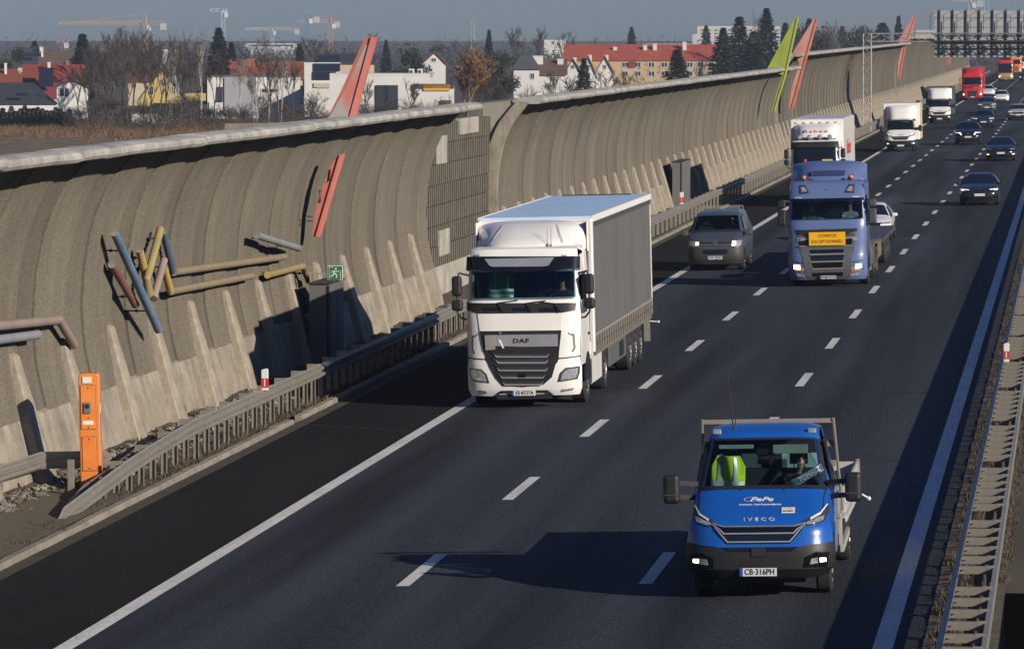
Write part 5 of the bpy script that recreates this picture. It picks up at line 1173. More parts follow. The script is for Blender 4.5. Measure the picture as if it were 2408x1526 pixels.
box_van('white van with grey tarpaulin box and bulging white deflector', -12.0, 404, mat('grey_tarpaulin', (.05, .06, .07), .6, var=.1, scale=1), 3.3, 1.28, mat('tarp_front', (.06, .07, .08), .6), False, (1.0, 1.1), .08)

# --- grey panel van with roof bars
XY = (-12.1, 151.4)
VST = [(.1, .25, .86, .22), (.0, .42, .93, .26), (.0, .72, .945, .27), (.05, .84, .94, .27), (.1, 1.0, .93, .26), (.2, 1.08, .91, .2, .02), (.75, 1.26, .88, .08, .05), (.85, 1.31, .87, .12, .03), (1.55, 1.84, .76, .14, .03), (1.7, 1.9, .74, .08, .05), (2.6, 1.98, .73, 0, .06), (4.7, 1.96, .72, 0, .06), (4.95, 1.7, .76, 0, .02), (5.05, .5, .88, 0, 0)]
gp = mat('slate_grey_paint', (.055, .065, .08), .35, var=.05, scale=1.5, coat=.4)
t = vehicle('panel_van', 'slate grey panel van with two pale roof bars, driving on the shoulder line', 'van', *XY)
s = Surf(VST, 6); s.shell('body', gp, t, belt=1.25, wbelt=.95, sill=.35, wsill=.92, hole=(7.15, 8.0, .9)); P = s.patch
P([(-.82, 7.08), (.82, 7.08), (.70, 8.05), (-.70, 8.05)], 'windscreen', gl_clear2, t, off=.004, rim=.004)
P([(-.92, .0), (.92, .0), (.945, 2.6), (-.945, 2.6)], 'bumper', mat('bumper_grey', (.035, .036, .038), .6, var=.12), t, off=.02, rim=.05)
P([(-.42, 1.55), (.42, 1.55), (.42, 2.05), (-.42, 2.05)], 'lower_intake', blk_g, t, off=.026)
P([(-.6, 3.1), (.6, 3.1), (.6, 4.1), (-.6, 4.1)], 'grille', blk, t, off=.01)
for b in (3.3, 3.85): P([(-.6, b), (.6, b), (.6, b + .07), (-.6, b + .07)], 'grille_bar', satin if b < 3.5 else greyp, t, off=.02)
P([(.56, 3.0), (.88, 3.15), (.9, 4.5), (.6, 4.15)], 'headlight', lampg, t, off=.012, mirror=True)
P([(.57, 3.1), (.7, 3.15), (.7, 4.1), (.59, 4.05)], 'lit_headlight', lit, t, off=.022)
P([(-.56, 3.3), (-.67, 3.3), (-.67, 3.95), (-.56, 3.95)], 'lit_headlight', litw, t, off=.022)
mb = MB(); n = 24; vs = [] 
for i in range(n):
    q = 2 * pi * i / n; vs += [(.085 * cos(q), .085 * sin(q), 0), (.07 * cos(q), .07 * sin(q), 0), (.085 * cos(q), .085 * sin(q), -.03)]
mb.add(vs, [(3 * i, 3 * ((i + 1) % n), 3 * ((i + 1) % n) + 1, 3 * i + 1) for i in range(n)] + [(3 * i + 2, 3 * ((i + 1) % n) + 2, 3 * ((i + 1) % n), 3 * i) for i in range(n)])
for a, b in (((-.035, .07), (0, .01)), ((0, .01), (.035, .07)), ((-.075, .02), (-.03, -.065)), ((-.03, -.065), (0, -.005)), ((0, -.005), (.03, -.065)), ((.03, -.065), (.075, .02))): mb.bar((a[0], a[1], 0), (b[0], b[1], 0), .016, .012)
o = mb.build('round_badge', chrome, t); o.matrix_local = s.mx(0, 3.65, .03)
plate(t, front_mx(-.02, -.035, .46), 'DW·7J545')
P([(-.84, 6.9), (.84, 6.9), (.82, 7.12), (-.82, 7.12)], 'scuttle', blk, t, off=.008)
side_quad(s, 'side_window', gl_dark, t, [(.95, 1.2, 1.28), (.95, 2.2, 1.28), (.79, 2.2, 1.8), (.8, 1.7, 1.78)]); side_quad(s, 'wheel_arch', blk, t, [(.925, .98 + .42 * cos(q), .34 + .42 * sin(q)) for q in [pi * i / 12 for i in range(13)]], .02)
mirror(t, 1.1, .95, 1.28, .22, .2, .14, greyp, .08)
for y in (1.95, 3.4):
    mb = MB(); mb.bar((-.72, y, 2.1), (.74, y, 2.1), .05, .03); mb.bar((-.71, y, 1.93), (-.71, y, 2.1), .03, .03); mb.bar((.73, y, 1.93), (.73, y, 2.1), .03, .03); mb.build('roof_bar', beige, t)
for x, sd in ((.82, 1), (-.82, -1)): wheel(t, x, .98, .33, .23, sd); wheel(t, x, 3.98, .33, .23, sd)
mb = MB(); mb.b2(-.75, .75, .9, 1.3, 1.0, 1.22); mb.build('dashboard', interior, t, bevel=.05); mb = MB(); mb.b2(-.8, .8, 2.3, 2.34, .6, 1.85); mb.build('bulkhead', interior, t); mb = MB(); mb.b2(-.85, .85, .3, 4.9, .28, .4); mb.build('floor_pan', blk, t)
for x in (-.45, .45): seat(t, x, 1.9, .95, .5)
person('driver in dark clothes inside the grey panel van', local_pt(XY, (.45, 1.8, .98)), shirt=(.03, .04, .05))

# ---------------------------------------------------------------- cars
CAR = [(.12, .22, .78, .28), (.0, .42, .86, .34), (.01, .58, .89, .36), (.10, .70, .88, .34), (.22, .78, .86, .28, .03), (.7, .91, .84, .12, .06), (1.15, .985, .80, .08, .06), (1.98, 1.385, .60, .12, .05), (2.35, 1.45, .57, .02, .05), (3.2, 1.43, .56, 0, .05), (4.0, 1.05, .66, -.08, .04), (4.22, .85, .80, -.12, 0), (4.25, .3, .82, -.1, 0)]
CAR = [q + (0,) * (5 - len(q)) for q in CAR]
def car(label, X, Y, paint, L=4.3, W=.9, H=1.46, style='', grille=(-.42, .42, 3.0, 3.75), roofm=None, plate_t=None, glow=True, bump=None, group='cars on the motorway', name='car', mirrorm=None):
    ky, kx, kz = L / 4.25, W / .89, H / 1.46
    t = vehicle(name, label, 'car', X, Y, group)
    s = Surf([(y * ky, z * (kz if z > .5 else 1), w * kx, cy, cz) for y, z, w, cy, cz in CAR], 5); P = s.patch
    s.shell('body', paint, t, belt=.93 * kz, wbelt=W, sill=.26, wsill=W * .95)
    P([(-.77 * kx, 6.06), (.77 * kx, 6.06), (.575 * kx, 6.97), (-.575 * kx, 6.97)], 'windscreen', gl_dark, t, off=.006)
    P([(-.85 * kx, 0), (.85 * kx, 0), (.86 * kx, .5), (-.86 * kx, .5)], 'bumper_lip', blk, t, off=.012)
    P([(-.55 * kx, .62), (.55 * kx, .62), (.62 * kx, 1.35), (-.62 * kx, 1.35)], 'lower_intake', bump or blk, t, off=.008)
    P([(grille[0], grille[2]), (grille[1], grille[2]), (grille[1] * 1.1, grille[3]), (grille[0] * 1.1, grille[3])], 'grille', blk_g, t, off=.01)
    for b in (lerp(grille[2], grille[3], .35), lerp(grille[2], grille[3], .7)): P([(grille[0], b), (grille[1], b), (grille[1], b + .05), (grille[0], b + .05)], 'grille_bar', greyp, t, off=.016)
    P([(.48 * kx, 3.0), (.80 * kx, 2.9), (.86 * kx, 3.4), (.84 * kx, 4.1), (.5 * kx, 3.5)], 'headlight', lampd, t, off=.01, mirror=True)
    if style == 'tri':
        for pl in ([(.46, 3.35), (.84, 3.95), (.84, 3.75), (.5, 3.22)], [(.84, 3.95), (.79, 3.95), (.72, 2.95), (.80, 2.9)], [(.80, 2.9), (.66, 3.0), (.66, 3.18), (.78, 3.15)]): P([(x * kx, b) for x, b in pl], 'daytime_light', drl, t, off=.02, mirror=True)
    elif style == 'vee':
        for pl in ([(.5, 3.5), (.86, 3.75), (.86, 4.0), (.5, 3.85)], [(.5, 3.8), (.62, 3.7), (.48, 2.3), (.4, 2.3)]): P([(x * kx, b) for x, b in pl], 'daytime_light', drl, t, off=.02, mirror=True)
    elif style == 'bar': P([(.48 * kx, 3.55), (.85 * kx, 3.9), (.85 * kx, 4.1), (.5 * kx, 3.8)], 'daytime_light', drl, t, off=.02, mirror=True)
    elif style == 'round': P([(.62 * kx, 3.0), (.78 * kx, 2.95), (.8 * kx, 3.6), (.64 * kx, 3.6)], 'lit_headlight', lit, t, off=.02, mirror=True)
    elif style == 'fog':
        P([(.68 * kx, .95), (.82 * kx, .95), (.82 * kx, 1.2), (.7 * kx, 1.2)], 'fog_lamp', litw, t, off=.02, mirror=True); P([(.56 * kx, 3.1), (.8 * kx, 3.1), (.84 * kx, 3.9), (.56 * kx, 3.5)], 'headlight_lens', lampg, t, off=.02, mirror=True)
    P([(-.07, lerp(grille[2], grille[3], .35)), (.07, lerp(grille[2], grille[3], .35)), (.07, lerp(grille[2], grille[3], .8)), (-.07, lerp(grille[2], grille[3], .8))], 'badge', chrome, t, off=.022)
    plate(t, front_mx(0, -.03, .5 * kz), plate_t)
    zb = .95 * kz; zr = 1.36 * kz; wx = lambda z: lerp(W, .59 * kx, (z - zb) / (1.45 * kz - zb)) if z > zb else W
    side_quad(s, 'side_window', gl_dark, t, [(wx(zb), 1.35 * ky, zb), (wx(zb), 3.6 * ky, zb), (wx(zr - .05), 3.1 * ky, zr - .06), (wx(zr - .05), 2.05 * ky, zr - .06)], .004)
    if roofm: P([(-.55 * kx, 7.3), (.55 * kx, 7.3), (.54 * kx, 9), (-.54 * kx, 9)], 'roof', roofm, t, off=.008)
    for y in (.86 * ky, 3.5 * ky): side_quad(s, 'wheel_arch', blk, t, [(W * .955, y + .37 * cos(q), .32 + .37 * sin(q)) for q in [pi * i / 10 for i in range(11)]], .02)
    mirror(t, W + .1, 1.35 * ky, 1.0 * kz, .2, .13, .12, mirrorm or blk, .05, .04)
    for x, sd in ((W - .1, 1), (-W + .1, -1)): wheel(t, x, .86 * ky, .32, .2, sd); wheel(t, x, 3.5 * ky, .32, .2, sd)
    mb = MB(); mb.b2(-W * .85, W * .85, .25, L - .2, .2, .34); mb.build('floor_pan', blk, t)
    return t
navy = mat('navy_paint', (.010, .018, .036), .22, var=.1, scale=2, coat=.8); black_p = mat('dark_blue_paint', (.007, .010, .018), .25, var=.1, scale=2, coat=.8); teal = mat('teal_paint', (.008, .035, .05), .25, var=.1, scale=2, coat=.8)
greyc = mat('grey_car_paint', (.09, .10, .105), .3, var=.06, scale=2, coat=.6); silver = mat('pale_silver_paint', (.52, .51, .48), .3, .1, var=.04, scale=2, coat=.6)
car('dark blue hatchback with triangular white lights, alone in the inner lane', -4.25, 205.7, navy, 4.28, .9, 1.46, 'tri')
car('dark saloon with lit fog lamps following the hatchback in the inner lane', -4.45, 278.1, black_p, 4.75, .92, 1.48, 'fog', (-.5, .5, 3.05, 3.7))
car('black off-road car with angular white lights and chrome trim in the middle lane', -7.5, 321.5, black_p, 4.5, .93, 1.68, 'vee', (-.45, .45, 2.2, 3.8))
car('dark teal car with slim white lights, behind the black off-road car', -7.55, 379, teal, 4.45, .92, 1.55, 'bar', (-.5, .5, 2.2, 2.9))
car('grey car with slim white lights, between the teal and the small white car', -8.7, 454, greyc, 4.6, .93, 1.62, 'bar')
car('small white city car with black roof and dark lower grille', -8.2, 515, white_c, 3.7, .88, 1.52, 'round', (-.4, .4, 3.1, 3.4), mirrorm=blk)
car('pale silver saloon at the right edge in the inner lane', -5.0, 410, silver, 4.87, .94, 1.49, 'bar', (-.5, .5, 2.0, 3.4))
car('white saloon mostly hidden behind the slate blue lorry', -7.83, 171, white_c, 4.7, .93, 1.44, 'fog', (-.5, .5, 2.0, 3.5), mirrorm=white_c)
car('white car mostly hidden behind the bright red lorry', -10.75, 566, white_c, 4.3, .92, 1.6, 'round', mirrorm=white_c)
car('dark car with round lights at the right edge beside the coach', -8.1, 752, navy, 4.4, .92, 1.5, 'round')

# ================================================================ BACKGROUND: houses, trees, cranes, haze
ZL = -5.6                                            # land behind the barrier lies lower than the motorway
def land_pt(u, Z):
    p = at_depth(u, 80 + FPX * (CAMH - ZL) / Z, Z); return Vector((p.x, p.y, ZL))
def v_land(Z): return 80 + FPX * (CAMH - ZL) / Z / cos(PIT)
WIN = mat('house_window', (.03, .04, .05), .15, var=.5, scale=1.5, coat=.3)
wframe = mat('window_frame', (.6, .6, .58), .6)
def ploc(u, v, Z, c, s): return ((u - c) * s, (v_land(Z) - v) * s)       # metres in the facade plane
def house(label, kind, u0, u1, vr, ve, Z, depth, wallm, roofm, wins=(), chim=(), name='house', flats=(), ang=0, over=.35, gable=None, cat='house', doors=()):
    s = Z / FPX; c = (u0 + u1) / 2; w = (u1 - u0) * s; he = (v_land(Z) - ve) * s; hr = (v_land(Z) - vr) * s
    t = thing(name, label, cat, land_pt(c, Z), (0, 0, YAW - (c - 1204) / FPX + R(ang)))
    a = w / 2; mb = MB()
    if kind == 'gy':     # gable towards the viewer
        mb.prism([(-a, -.5), (a, -.5), (a, he), (0, hr - .15), (-a, he)], 0, depth, 'y'); mb.build('wall', wallm, t)
        mb = MB(); k = (hr - he) / a
        for sg in (1, -1): mb.prism([(0, hr), (sg * (a + over), he - over * k), (sg * (a + over), he - over * k + .25), (0, hr + .25)], -over, depth + over, 'y')
        mb.build('roof', roofm, t)
    elif kind == 'gx':   # roof slope towards the viewer
        mb.b2(-a, a, 0, depth, -.5, he); mb.prism([(.02, he), (depth - .02, he), (depth / 2, hr - .12)], -a + .01, a - .01, 'x'); mb.build('wall', gable or wallm, t)
        mb = MB(); k = (hr - he) / (depth / 2)
        for p0, p1 in (((-over, he - over * k), (depth / 2, hr)), ((depth + over, he - over * k), (depth / 2, hr))):
            mb.prism([p0, p1, (p1[0], p1[1] + .22), (p0[0], p0[1] + .22)], -a - over, a + over, 'x')
        mb.build('roof', roofm, t)
    elif kind == 'hip':
        mb.b2(-a, a, 0, depth, -.5, he); mb.build('wall', wallm, t); mb = MB(); q = a * .55; o_ = over
        mb.add([(-a - o_, -o_, he), (a + o_, -o_, he), (a + o_, depth + o_, he), (-a - o_, depth + o_, he), (-a + q, depth / 2, hr), (a - q, depth / 2, hr)], [(0, 1, 5, 4), (1, 2, 5), (2, 3, 4, 5), (3, 0, 4), (3, 2, 1, 0)]); mb.build('roof', roofm, t)
    else:                # flat
        mb.b2(-a, a, 0, depth, -.5, he); mb.build('wall', wallm, t); mb = MB(); mb.b2(-a - .05, a + .05, -.05, depth + .05, he + .002, he + .25); mb.build('roof', roofm, t)
    for wu, wv, ww, wh in wins:
        x, z = ploc(wu, wv, Z, c, s); ww *= s; wh *= s; mb = MB(); mb.b2(x - ww / 2, x + ww / 2, -.06, .02, z - wh / 2, z + wh / 2); o = mb.build('window', WIN, t)
        if ww > .5: 
            mb = MB(); f = min(.12, ww * .1)
            for p in ((x - ww / 2, x - ww / 2 + f, z - wh / 2, z + wh / 2), (x + ww / 2 - f, x + ww / 2, z - wh / 2, z + wh / 2), (x - f / 2, x + f / 2, z - wh / 2 + f, z + wh / 2 - f)): mb.b2(p[0], p[1], -.1, -.062, p[2], p[3])
            for p in ((z - wh / 2, z - wh / 2 + f), (z + wh / 2 - f, z + wh / 2)): mb.b2(x - ww / 2 + f, x + ww / 2 - f, -.098, -.062, p[0], p[1])
            mb.build('frame', wframe, o)
    for cu, cv, cw, cm in chim:
        x, z = ploc(cu, cv, Z, c, s); cw *= s; mb = MB(); mb.b2(x - cw / 2, x + cw / 2, depth * .3, depth * .3 + max(.5, cw * .8), he, z); mb.b2(x - cw / 2 - .06, x + cw / 2 + .06, depth * .3 - .06, depth * .3 + max(.5, cw * .8) + .06, z - .12, z + .05); mb.build('chimney', cm, t)
    for fu0, fu1, fv0, fv1, fm, fn in flats:          # wall panels, dark openings, coloured fascias
        x0, z0 = ploc(fu0, fv1, Z, c, s); x1, z1 = ploc(fu1, fv0, Z, c, s); mb = MB(); mb.b2(x0, x1, -.25, .05, z0, z1); mb.build(fn, fm, t)
    return t
wh = mat('white_render', (.62, .61, .58), .85, var=.06, scale=.4, detail=8); whg = mat('grey_render', (.30, .31, .33), .85, var=.08, scale=.4); cream = mat('cream_render', (.5, .42, .28), .85, var=.08, scale=.4); yel = mat('yellow_render', (.5, .38, .13), .85, var=.08, scale=.4)
peach = mat('peach_render', (.5, .36, .21), .85, var=.06, scale=.3)
def tiles(nm, c):
    m = mat(nm, c, .75, var=.2, scale=.7, detail=8); return m
rt_red = tiles('roof_tiles_red', (.2, .04, .026)); rt_or = tiles('roof_tiles_orange', (.22, .062, .034)); rt_br = tiles('roof_tiles_brown', (.12, .075, .055)); rt_dk = tiles('roof_tiles_dark', (.035, .04, .05)); rt_gr = tiles('roof_tiles_grey', (.09, .09, .10)); rt_wine = tiles('roof_tiles_wine', (.1, .024, .022))
solar = mat('solar_panel_or_dark_slab', (.012, .018, .04), .15, var=.2, scale=1, coat=.5); brick = mat('chimney_brick', (.25, .1, .06), .9, var=.2)
darko = mat('dark_opening', (.025, .028, .033), .5, var=.3, scale=.3); fas = mat('yellow_fascia', (.62, .33, .02), .6); hedg = mat('fence_board', (.12, .08, .05), .85)
house('white house with dark blue hipped roof at the left edge behind the hedge', 'hip', -60, 132, 196, 246, 690, 14, wh, rt_dk, [(8, 262, 12, 14), (70, 258, 40, 8)], flats=[(38, 66, 219, 226, solar, 'skylight')])
house('big red roofed house behind the white one at left', 'gx', 58, 196, 156, 228, 760, 13, wh, rt_red, [(100, 240, 12, 12)], [(116, 148, 7, wh)], flats=[(92, 126, 160, 205, solar, 'solar_panel_or_dark_slab')])  # dark slab over the darker part of this roof
house('orange roofed house partly cut by the left edge', 'hip', -30, 62, 163, 196, 800, 12, cream, rt_or, [], [(14, 150, 6, wh)])
house('small white house with a dark window and grey pitched roof', 'gy', 134, 208, 190, 206, 700, 10, wh, rt_gr, [(152, 218, 24, 22)])
house('beige gabled house with brown roof below the dark spruce', 'gx', 94, 172, 124, 158, 980, 12, cream, rt_br, [(160, 148, 6, 8)], [(100, 115, 5, wh)])
house('house with dark solar roof near the far left conifers', 'gx', 42, 100, 115, 156, 1050, 12, cream, rt_dk, [], [(98, 112, 8, wh)], flats=[(50, 94, 124, 134, solar, 'solar_panel_or_dark_slab')])
house('yellow gabled house with grey roof behind bare trees', 'gy', 330, 436, 162, 232, 720, 16, yel, rt_gr, [(356, 214, 12, 20), (384, 196, 12, 16), (408, 214, 10, 18)], flats=[(436, 484, 220, 238, yel, 'annex_wall')])
house('wine red roofed house behind the yellow gable', 'gx', 302, 372, 157, 192, 830, 12, cream, rt_wine, [(316, 200, 12, 16)], [(330, 148, 6, brick)])
house('grey and white cubic house with small windows beyond the first lip', 'flat', 488, 706, 180, 182, 700, 12, wh, mat('roof_edge', (.1, .1, .1), .7), [(553, 214, 20, 20), (634, 214, 40, 12)], flats=[(528, 600, 182.6, 272, whg, 'grey_facade'), (492, 506, 240, 272, wh, 'porch_post'), (512, 524, 205, 240, darko, 'tall_window')])
house('long red roofed terrace above the cubic house', 'gx', 502, 712, 148, 186, 860, 12, cream, rt_or, [(560, 192, 8, 8)], [(540, 141, 11, brick), (575, 143, 8, brick), (590, 139, 20, brick)], flats=[(502, 532, 150, 183, rt_wine, 'wine_roof_section')])
house('white modern house with black solar panels on its slanted roof', 'flat', 716, 800, 150, 152, 720, 12, wh, wh, [(760, 205, 30, 8)], flats=[(738, 800, 150, 168, solar, 'solar_panel_or_dark_slab'), (736, 790, 170, 188, solar, 'solar_panel_or_dark_slab'), (738, 776, 196, 206, cream, 'cream_band')])
house('house with dark panelled roof behind the slanted solar house', 'gx', 744, 880, 130, 150, 840, 12, cream, rt_dk, [], [(866, 140, 8, brick)], flats=[(748, 800, 131, 146, solar, 'solar_panel_or_dark_slab')])
house('long low white flat roofed building with a tall dark opening', 'flat', 776, 1011, 176, 178, 690, 14, wh, wh, [], flats=[(884, 936, 201, 262, darko, 'dark_doorway'), (902, 912, 203, 260, WIN, 'glass_strip')], cat='building', name='white_building')
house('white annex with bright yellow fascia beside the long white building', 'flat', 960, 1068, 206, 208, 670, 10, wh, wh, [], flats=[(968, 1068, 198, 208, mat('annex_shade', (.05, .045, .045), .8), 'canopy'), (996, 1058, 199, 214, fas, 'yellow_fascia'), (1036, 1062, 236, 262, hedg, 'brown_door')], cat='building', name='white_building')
house('white gabled house with red framed attic window behind pines', 'gy', 996, 1048, 124, 150, 900, 10, wh, rt_red, [(1020, 142, 12, 10)])
house('white house with dark grey hip roof right of the dark pine', 'hip', 1208, 1268, 132, 164, 760, 11, wh, rt_gr, [(1252, 180, 10, 14)])
house('brown roofed house with broad white chimney', 'gx', 1238, 1330, 142, 176, 800, 12, wh, rt_br, [(1300, 186, 10, 10)], [(1262, 133, 30, wh), (1318, 140, 14, wh)])
for i, (u0, u1, vr, ve, lab) in enumerate(((1328, 1366, 140, 172, 'first gabled row house with red roof left of the apartment block'), (1368, 1398, 134, 168, 'middle gabled row house with steep white gable'), (1402, 1442, 134, 170, 'last gabled row house touching the apartment block'))):
    house(lab, 'gy', u0, u1, vr, ve, 820 + 4 * i, 14, wh, (rt_wine, rt_br, rt_red)[i], [((u0 + u1) / 2, 158, 8, 10)], [((u0 + u1) / 2 + 4, vr - 3, 9, wh)])
house('long peach apartment block with bright red tiled roof and white dormers', 'gx', 1328, 1690, 108, 142, 1010, 16, peach, tiles('roof_tiles_bright', (.36, .075, .042)), [(u, v, 15, 13) for v in (153, 174) for u in (1470, 1500, 1532, 1562, 1592, 1622, 1646, 1672)],
      [(u, v, 9, wh) for u, v in ((1446, 112), (1517, 108), (1540, 104), (1610, 100))], cat='apartment block', name='apartment_block', flats=[(1478, 1494, 146, 160, rt_red, 'red_panel'), (1600, 1614, 146, 160, rt_red, 'red_panel')])
house('far white stepped apartment block behind the spruces', 'flat', 1640, 1834, 62, 64, 1900, 20, mat('far_white', (.55, .53, .5), .8), wh, [(u, v, 9, 5) for v in (72, 80, 88, 96) for u in range(1652, 1830, 16)], cat='apartment block', name='apartment_block', flats=[(1628, 1660, 82, 104, mat('far_white', (.5, .5, .5)), 'lower_wing')])
house('far beige slab building left of the gantry signboard', 'flat', 2142, 2300, 71, 73, 2300, 20, mat('far_beige', (.5, .46, .36), .8), wh, [(u, 78, 8, 3) for u in range(2150, 2196, 10)], cat='apartment block', name='apartment_block')
house('faint white building far away between bare trees', 'flat', 1280, 1330, 94, 96, 2100, 20, wh, wh, [(1300, 102, 6, 5)], cat='building', name='far_building')
house('low far slab building left of the lone spruce', 'flat', 1510, 1640, 103, 105, 2400, 20, cream, wh, [(1560, 107, 8, 3)], cat='building', name='far_building')
house('far pale rooftop block among bare trees at left', 'flat', 378, 416, 118, 120, 1300, 14, whg, wh, [(398, 128, 8, 6)], cat='building', name='far_building')
house('distant hall with pale roofline on the hazy horizon', 'flat', 575, 700, 102, 104, 2500, 20, mat('far_pale', (.5, .52, .55), .8), wh, [], [], cat='building', name='far_building', flats=[(590, 690, 106, 109, darko, 'window_band')])
for u in (968, 984, 1010):
    Z = 696; p = at_depth(u * .336 / .336, 176, Z)
for u, lab in ((968, 'left'), (988, 'right')):
    p = at_depth(u, 178, 697); t = thing('air_conditioner', 'white air conditioner unit, %s one of the pair on the long white roof' % lab, 'air conditioner', (p.x, p.y, p.z + .28), (0, 0, YAW)); mb = MB(); mb.b2(-.42, .42, -.2, .2, -.15, .75); mb.build('housing', wh, t, bevel=.03)
    mb = MB(); mb.tube((-.08, -.22, .3), (-.08, -.202, .3), .28, n=16); mb.build('fan_grille', greyp, t)
p = land_pt(452, 640); t = thing('garden_wall', 'low white garden wall standing in front of the bare trees', 'wall', land_pt(352, 655), (0, 0, YAW)); mb = MB(); mb.b2(-2.6, 2.6, 0, .3, -.3, 1.6)
for i in range(7): mb.b2(-2.7 + .9 * i, -2.55 + .9 * i, -.05, .35, -.3, 1.75)
mb.build('wall_panel', wh, t)

# ---- trees
bark = mat('bark_grey', (.075, .06, .048), .95, var=.3, scale=2); birch = mat('birch_bark', (.42, .39, .34), .85, var=.4, scale=3)
twigs = mat('twigs_brown', (.082, .060, .048), .95, var=.35, scale=.35); twigs2 = mat('twigs_grey', (.075, .062, .056), .95, var=.35, scale=.35); gold = mat('dry_leaves', (.20, .105, .04), .9, var=.5, scale=.5)
needles = mat('needles_dark', (.016, .028, .018), .9, var=.5, scale=.5); needles2 = mat('needles_green', (.024, .034, .016), .9, var=.5, scale=.45); thuja = mat('thuja_green', (.010, .015, .009), .9, var=.5, scale=.8)
def tree_bare(name, label, seed, trunkm, crownm, h=10.0, spread=.36, ntw=2600, leaves=0, cat='tree', trunks=1, low=.25):
    rnd = random.Random(seed); t = thing(name, label, cat); mb = MB(); tips = []
    def br(p, d, L_, r, lev):
        q = p + d * L_; mb.tube(p, q, r, r * .62, 4 if lev < 2 else 3, caps=False)
        if lev >= 4: tips.append((p, q, d)); return
        tips.append((p, q, d)) if lev > 1 else None
        for k in range(3 if lev < 3 else 2):
            e = (d + Vector((rnd.gauss(0, spread + .1 * lev), rnd.gauss(0, spread + .1 * lev), rnd.uniform(0, .35)))).normalized()
            br(p.lerp(q, rnd.uniform(.55, 1)) if k else q, e, L_ * rnd.uniform(.55, .85), r * .58, lev + 1)
    for k in range(trunks):
        b = Vector((rnd.uniform(-.6, .6), rnd.uniform(-.6, .6), 0)) * (trunks > 1); br(b, Vector((rnd.gauss(0, .12), rnd.gauss(0, .12), 1)).normalized(), h * low, h * .013, 0)
    zt = max(q.z for _, q, _ in tips); k = h / zt
    mb.v = [(x * k, y * k, z * k) for x, y, z in mb.v]; mb.build('trunk', trunkm, t)
    vs = []; fs = []
    for i in range(ntw):
        p, q, d = rnd.choice(tips); a = p.lerp(q, rnd.random()) * k; e = (d + Vector((rnd.gauss(0, .6), rnd.gauss(0, .6), rnd.gauss(.15, .4)))).normalized(); L_ = rnd.uniform(.35, 1.0) * h * .075; c = Vector((rnd.gauss(0, 1), rnd.gauss(0, 1), rnd.gauss(0, 1))).normalized() * (.028 if not leaves else leaves) * h * .1
        o = len(vs); vs += [a - c, a + c, a + e * L_] if not leaves or i % 3 == 0 else [a + e * L_ - c, a + e * L_ + c, a + e * L_ + Vector((0, 0, c.length * 1.5))]; fs.append((o, o + 1, o + 2))
    mb = MB(); mb.add(vs, fs); mb.build('crown', crownm, t); return t
def tree_conifer(name, label, seed, crownm, h=10.0, rad=.24, n=3600, pw=1.0, gap=.25, cat='tree'):
    rnd = random.Random(seed); t = thing(name, label, cat); mb = MB(); mb.tube((0, 0, -.3), (0, 0, h * .97), h * .014, h * .002, 6); mb.build('trunk', bark, t); vs = []; fs = []
    nl = 26; lay = [(((i + .5) / nl) ** .9, rnd.uniform(.72, 1.15), [rnd.uniform(.6, 1.1) for _ in range(9)]) for i in range(nl)]
    for i in range(n):
        f, j, sec = lay[rnd.randrange(nl)]; f2 = min(.995, max(.05, f + rnd.gauss(0, .012))); a = rnd.uniform(0, 2 * pi); r0 = rad * h * (1 - f2) ** pw * j * sec[int(a / 2 / pi * 9) % 9] + .1
        r = r0 * rnd.random() ** .55; z = h * f2 - r * .28; L_ = h * .05 * rnd.uniform(.5, 1.2) * (1.15 - f2 * .6); p = Vector((r * cos(a), r * sin(a), z)); e = Vector((cos(a + rnd.gauss(0, .4)), sin(a + rnd.gauss(0, .4)), rnd.uniform(-.6, .25))).normalized(); c = e.cross(Vector((rnd.gauss(0, .5), rnd.gauss(0, .5), 1))).normalized() * L_ * rnd.uniform(.28, .55)
        o = len(vs); vs += [p - c, p + c, p + e * L_]; fs.append((o, o + 1, o + 2))
    mb = MB(); mb.add(vs, fs); mb.build('crown', crownm, t); return t
def tree_pine(name, label, seed, crownm, h=10.0, n=3600, cat='tree'):
    rnd = random.Random(seed); t = thing(name, label, cat); mb = MB(); mb.tube((0, 0, -.3), (.2, .1, h * .8), h * .018, h * .006, 6); vs = []; fs = []; cl = []
    for i in range(16):
        z = h * rnd.uniform(.25, .93); rr = h * .26 * (1 - abs(z / h - .5) * 1.1); a = rnd.uniform(0, 6.28); c = Vector((rr * cos(a) * rnd.random() ** .5, rr * sin(a) * rnd.random() ** .5, z)); cl.append((c, h * rnd.uniform(.09, .16))); mb.tube((0, 0, z * .8), c, h * .007, h * .003, 4)
    mb.build('trunk', bark, t)
    for i in range(n):
        c, r = rnd.choice(cl); d = Vector((rnd.gauss(0, 1), rnd.gauss(0, 1), rnd.gauss(0, .8))).normalized(); p = c + d * r * rnd.random() ** .4; L_ = h * .035 * rnd.uniform(.5, 1.3); e = (d + Vector((rnd.gauss(0, .6), rnd.gauss(0, .6), rnd.gauss(.2, .5)))).normalized(); q = e.cross(Vector((rnd.gauss(0, 1), rnd.gauss(0, 1), rnd.gauss(0, 1)))).normalized() * L_ * .4
        o = len(vs); vs += [p - q, p + q, p + e * L_]; fs.append((o, o + 1, o + 2))
    mb = MB(); mb.add(vs, fs); mb.build('crown', crownm, t); return t
protos = {}
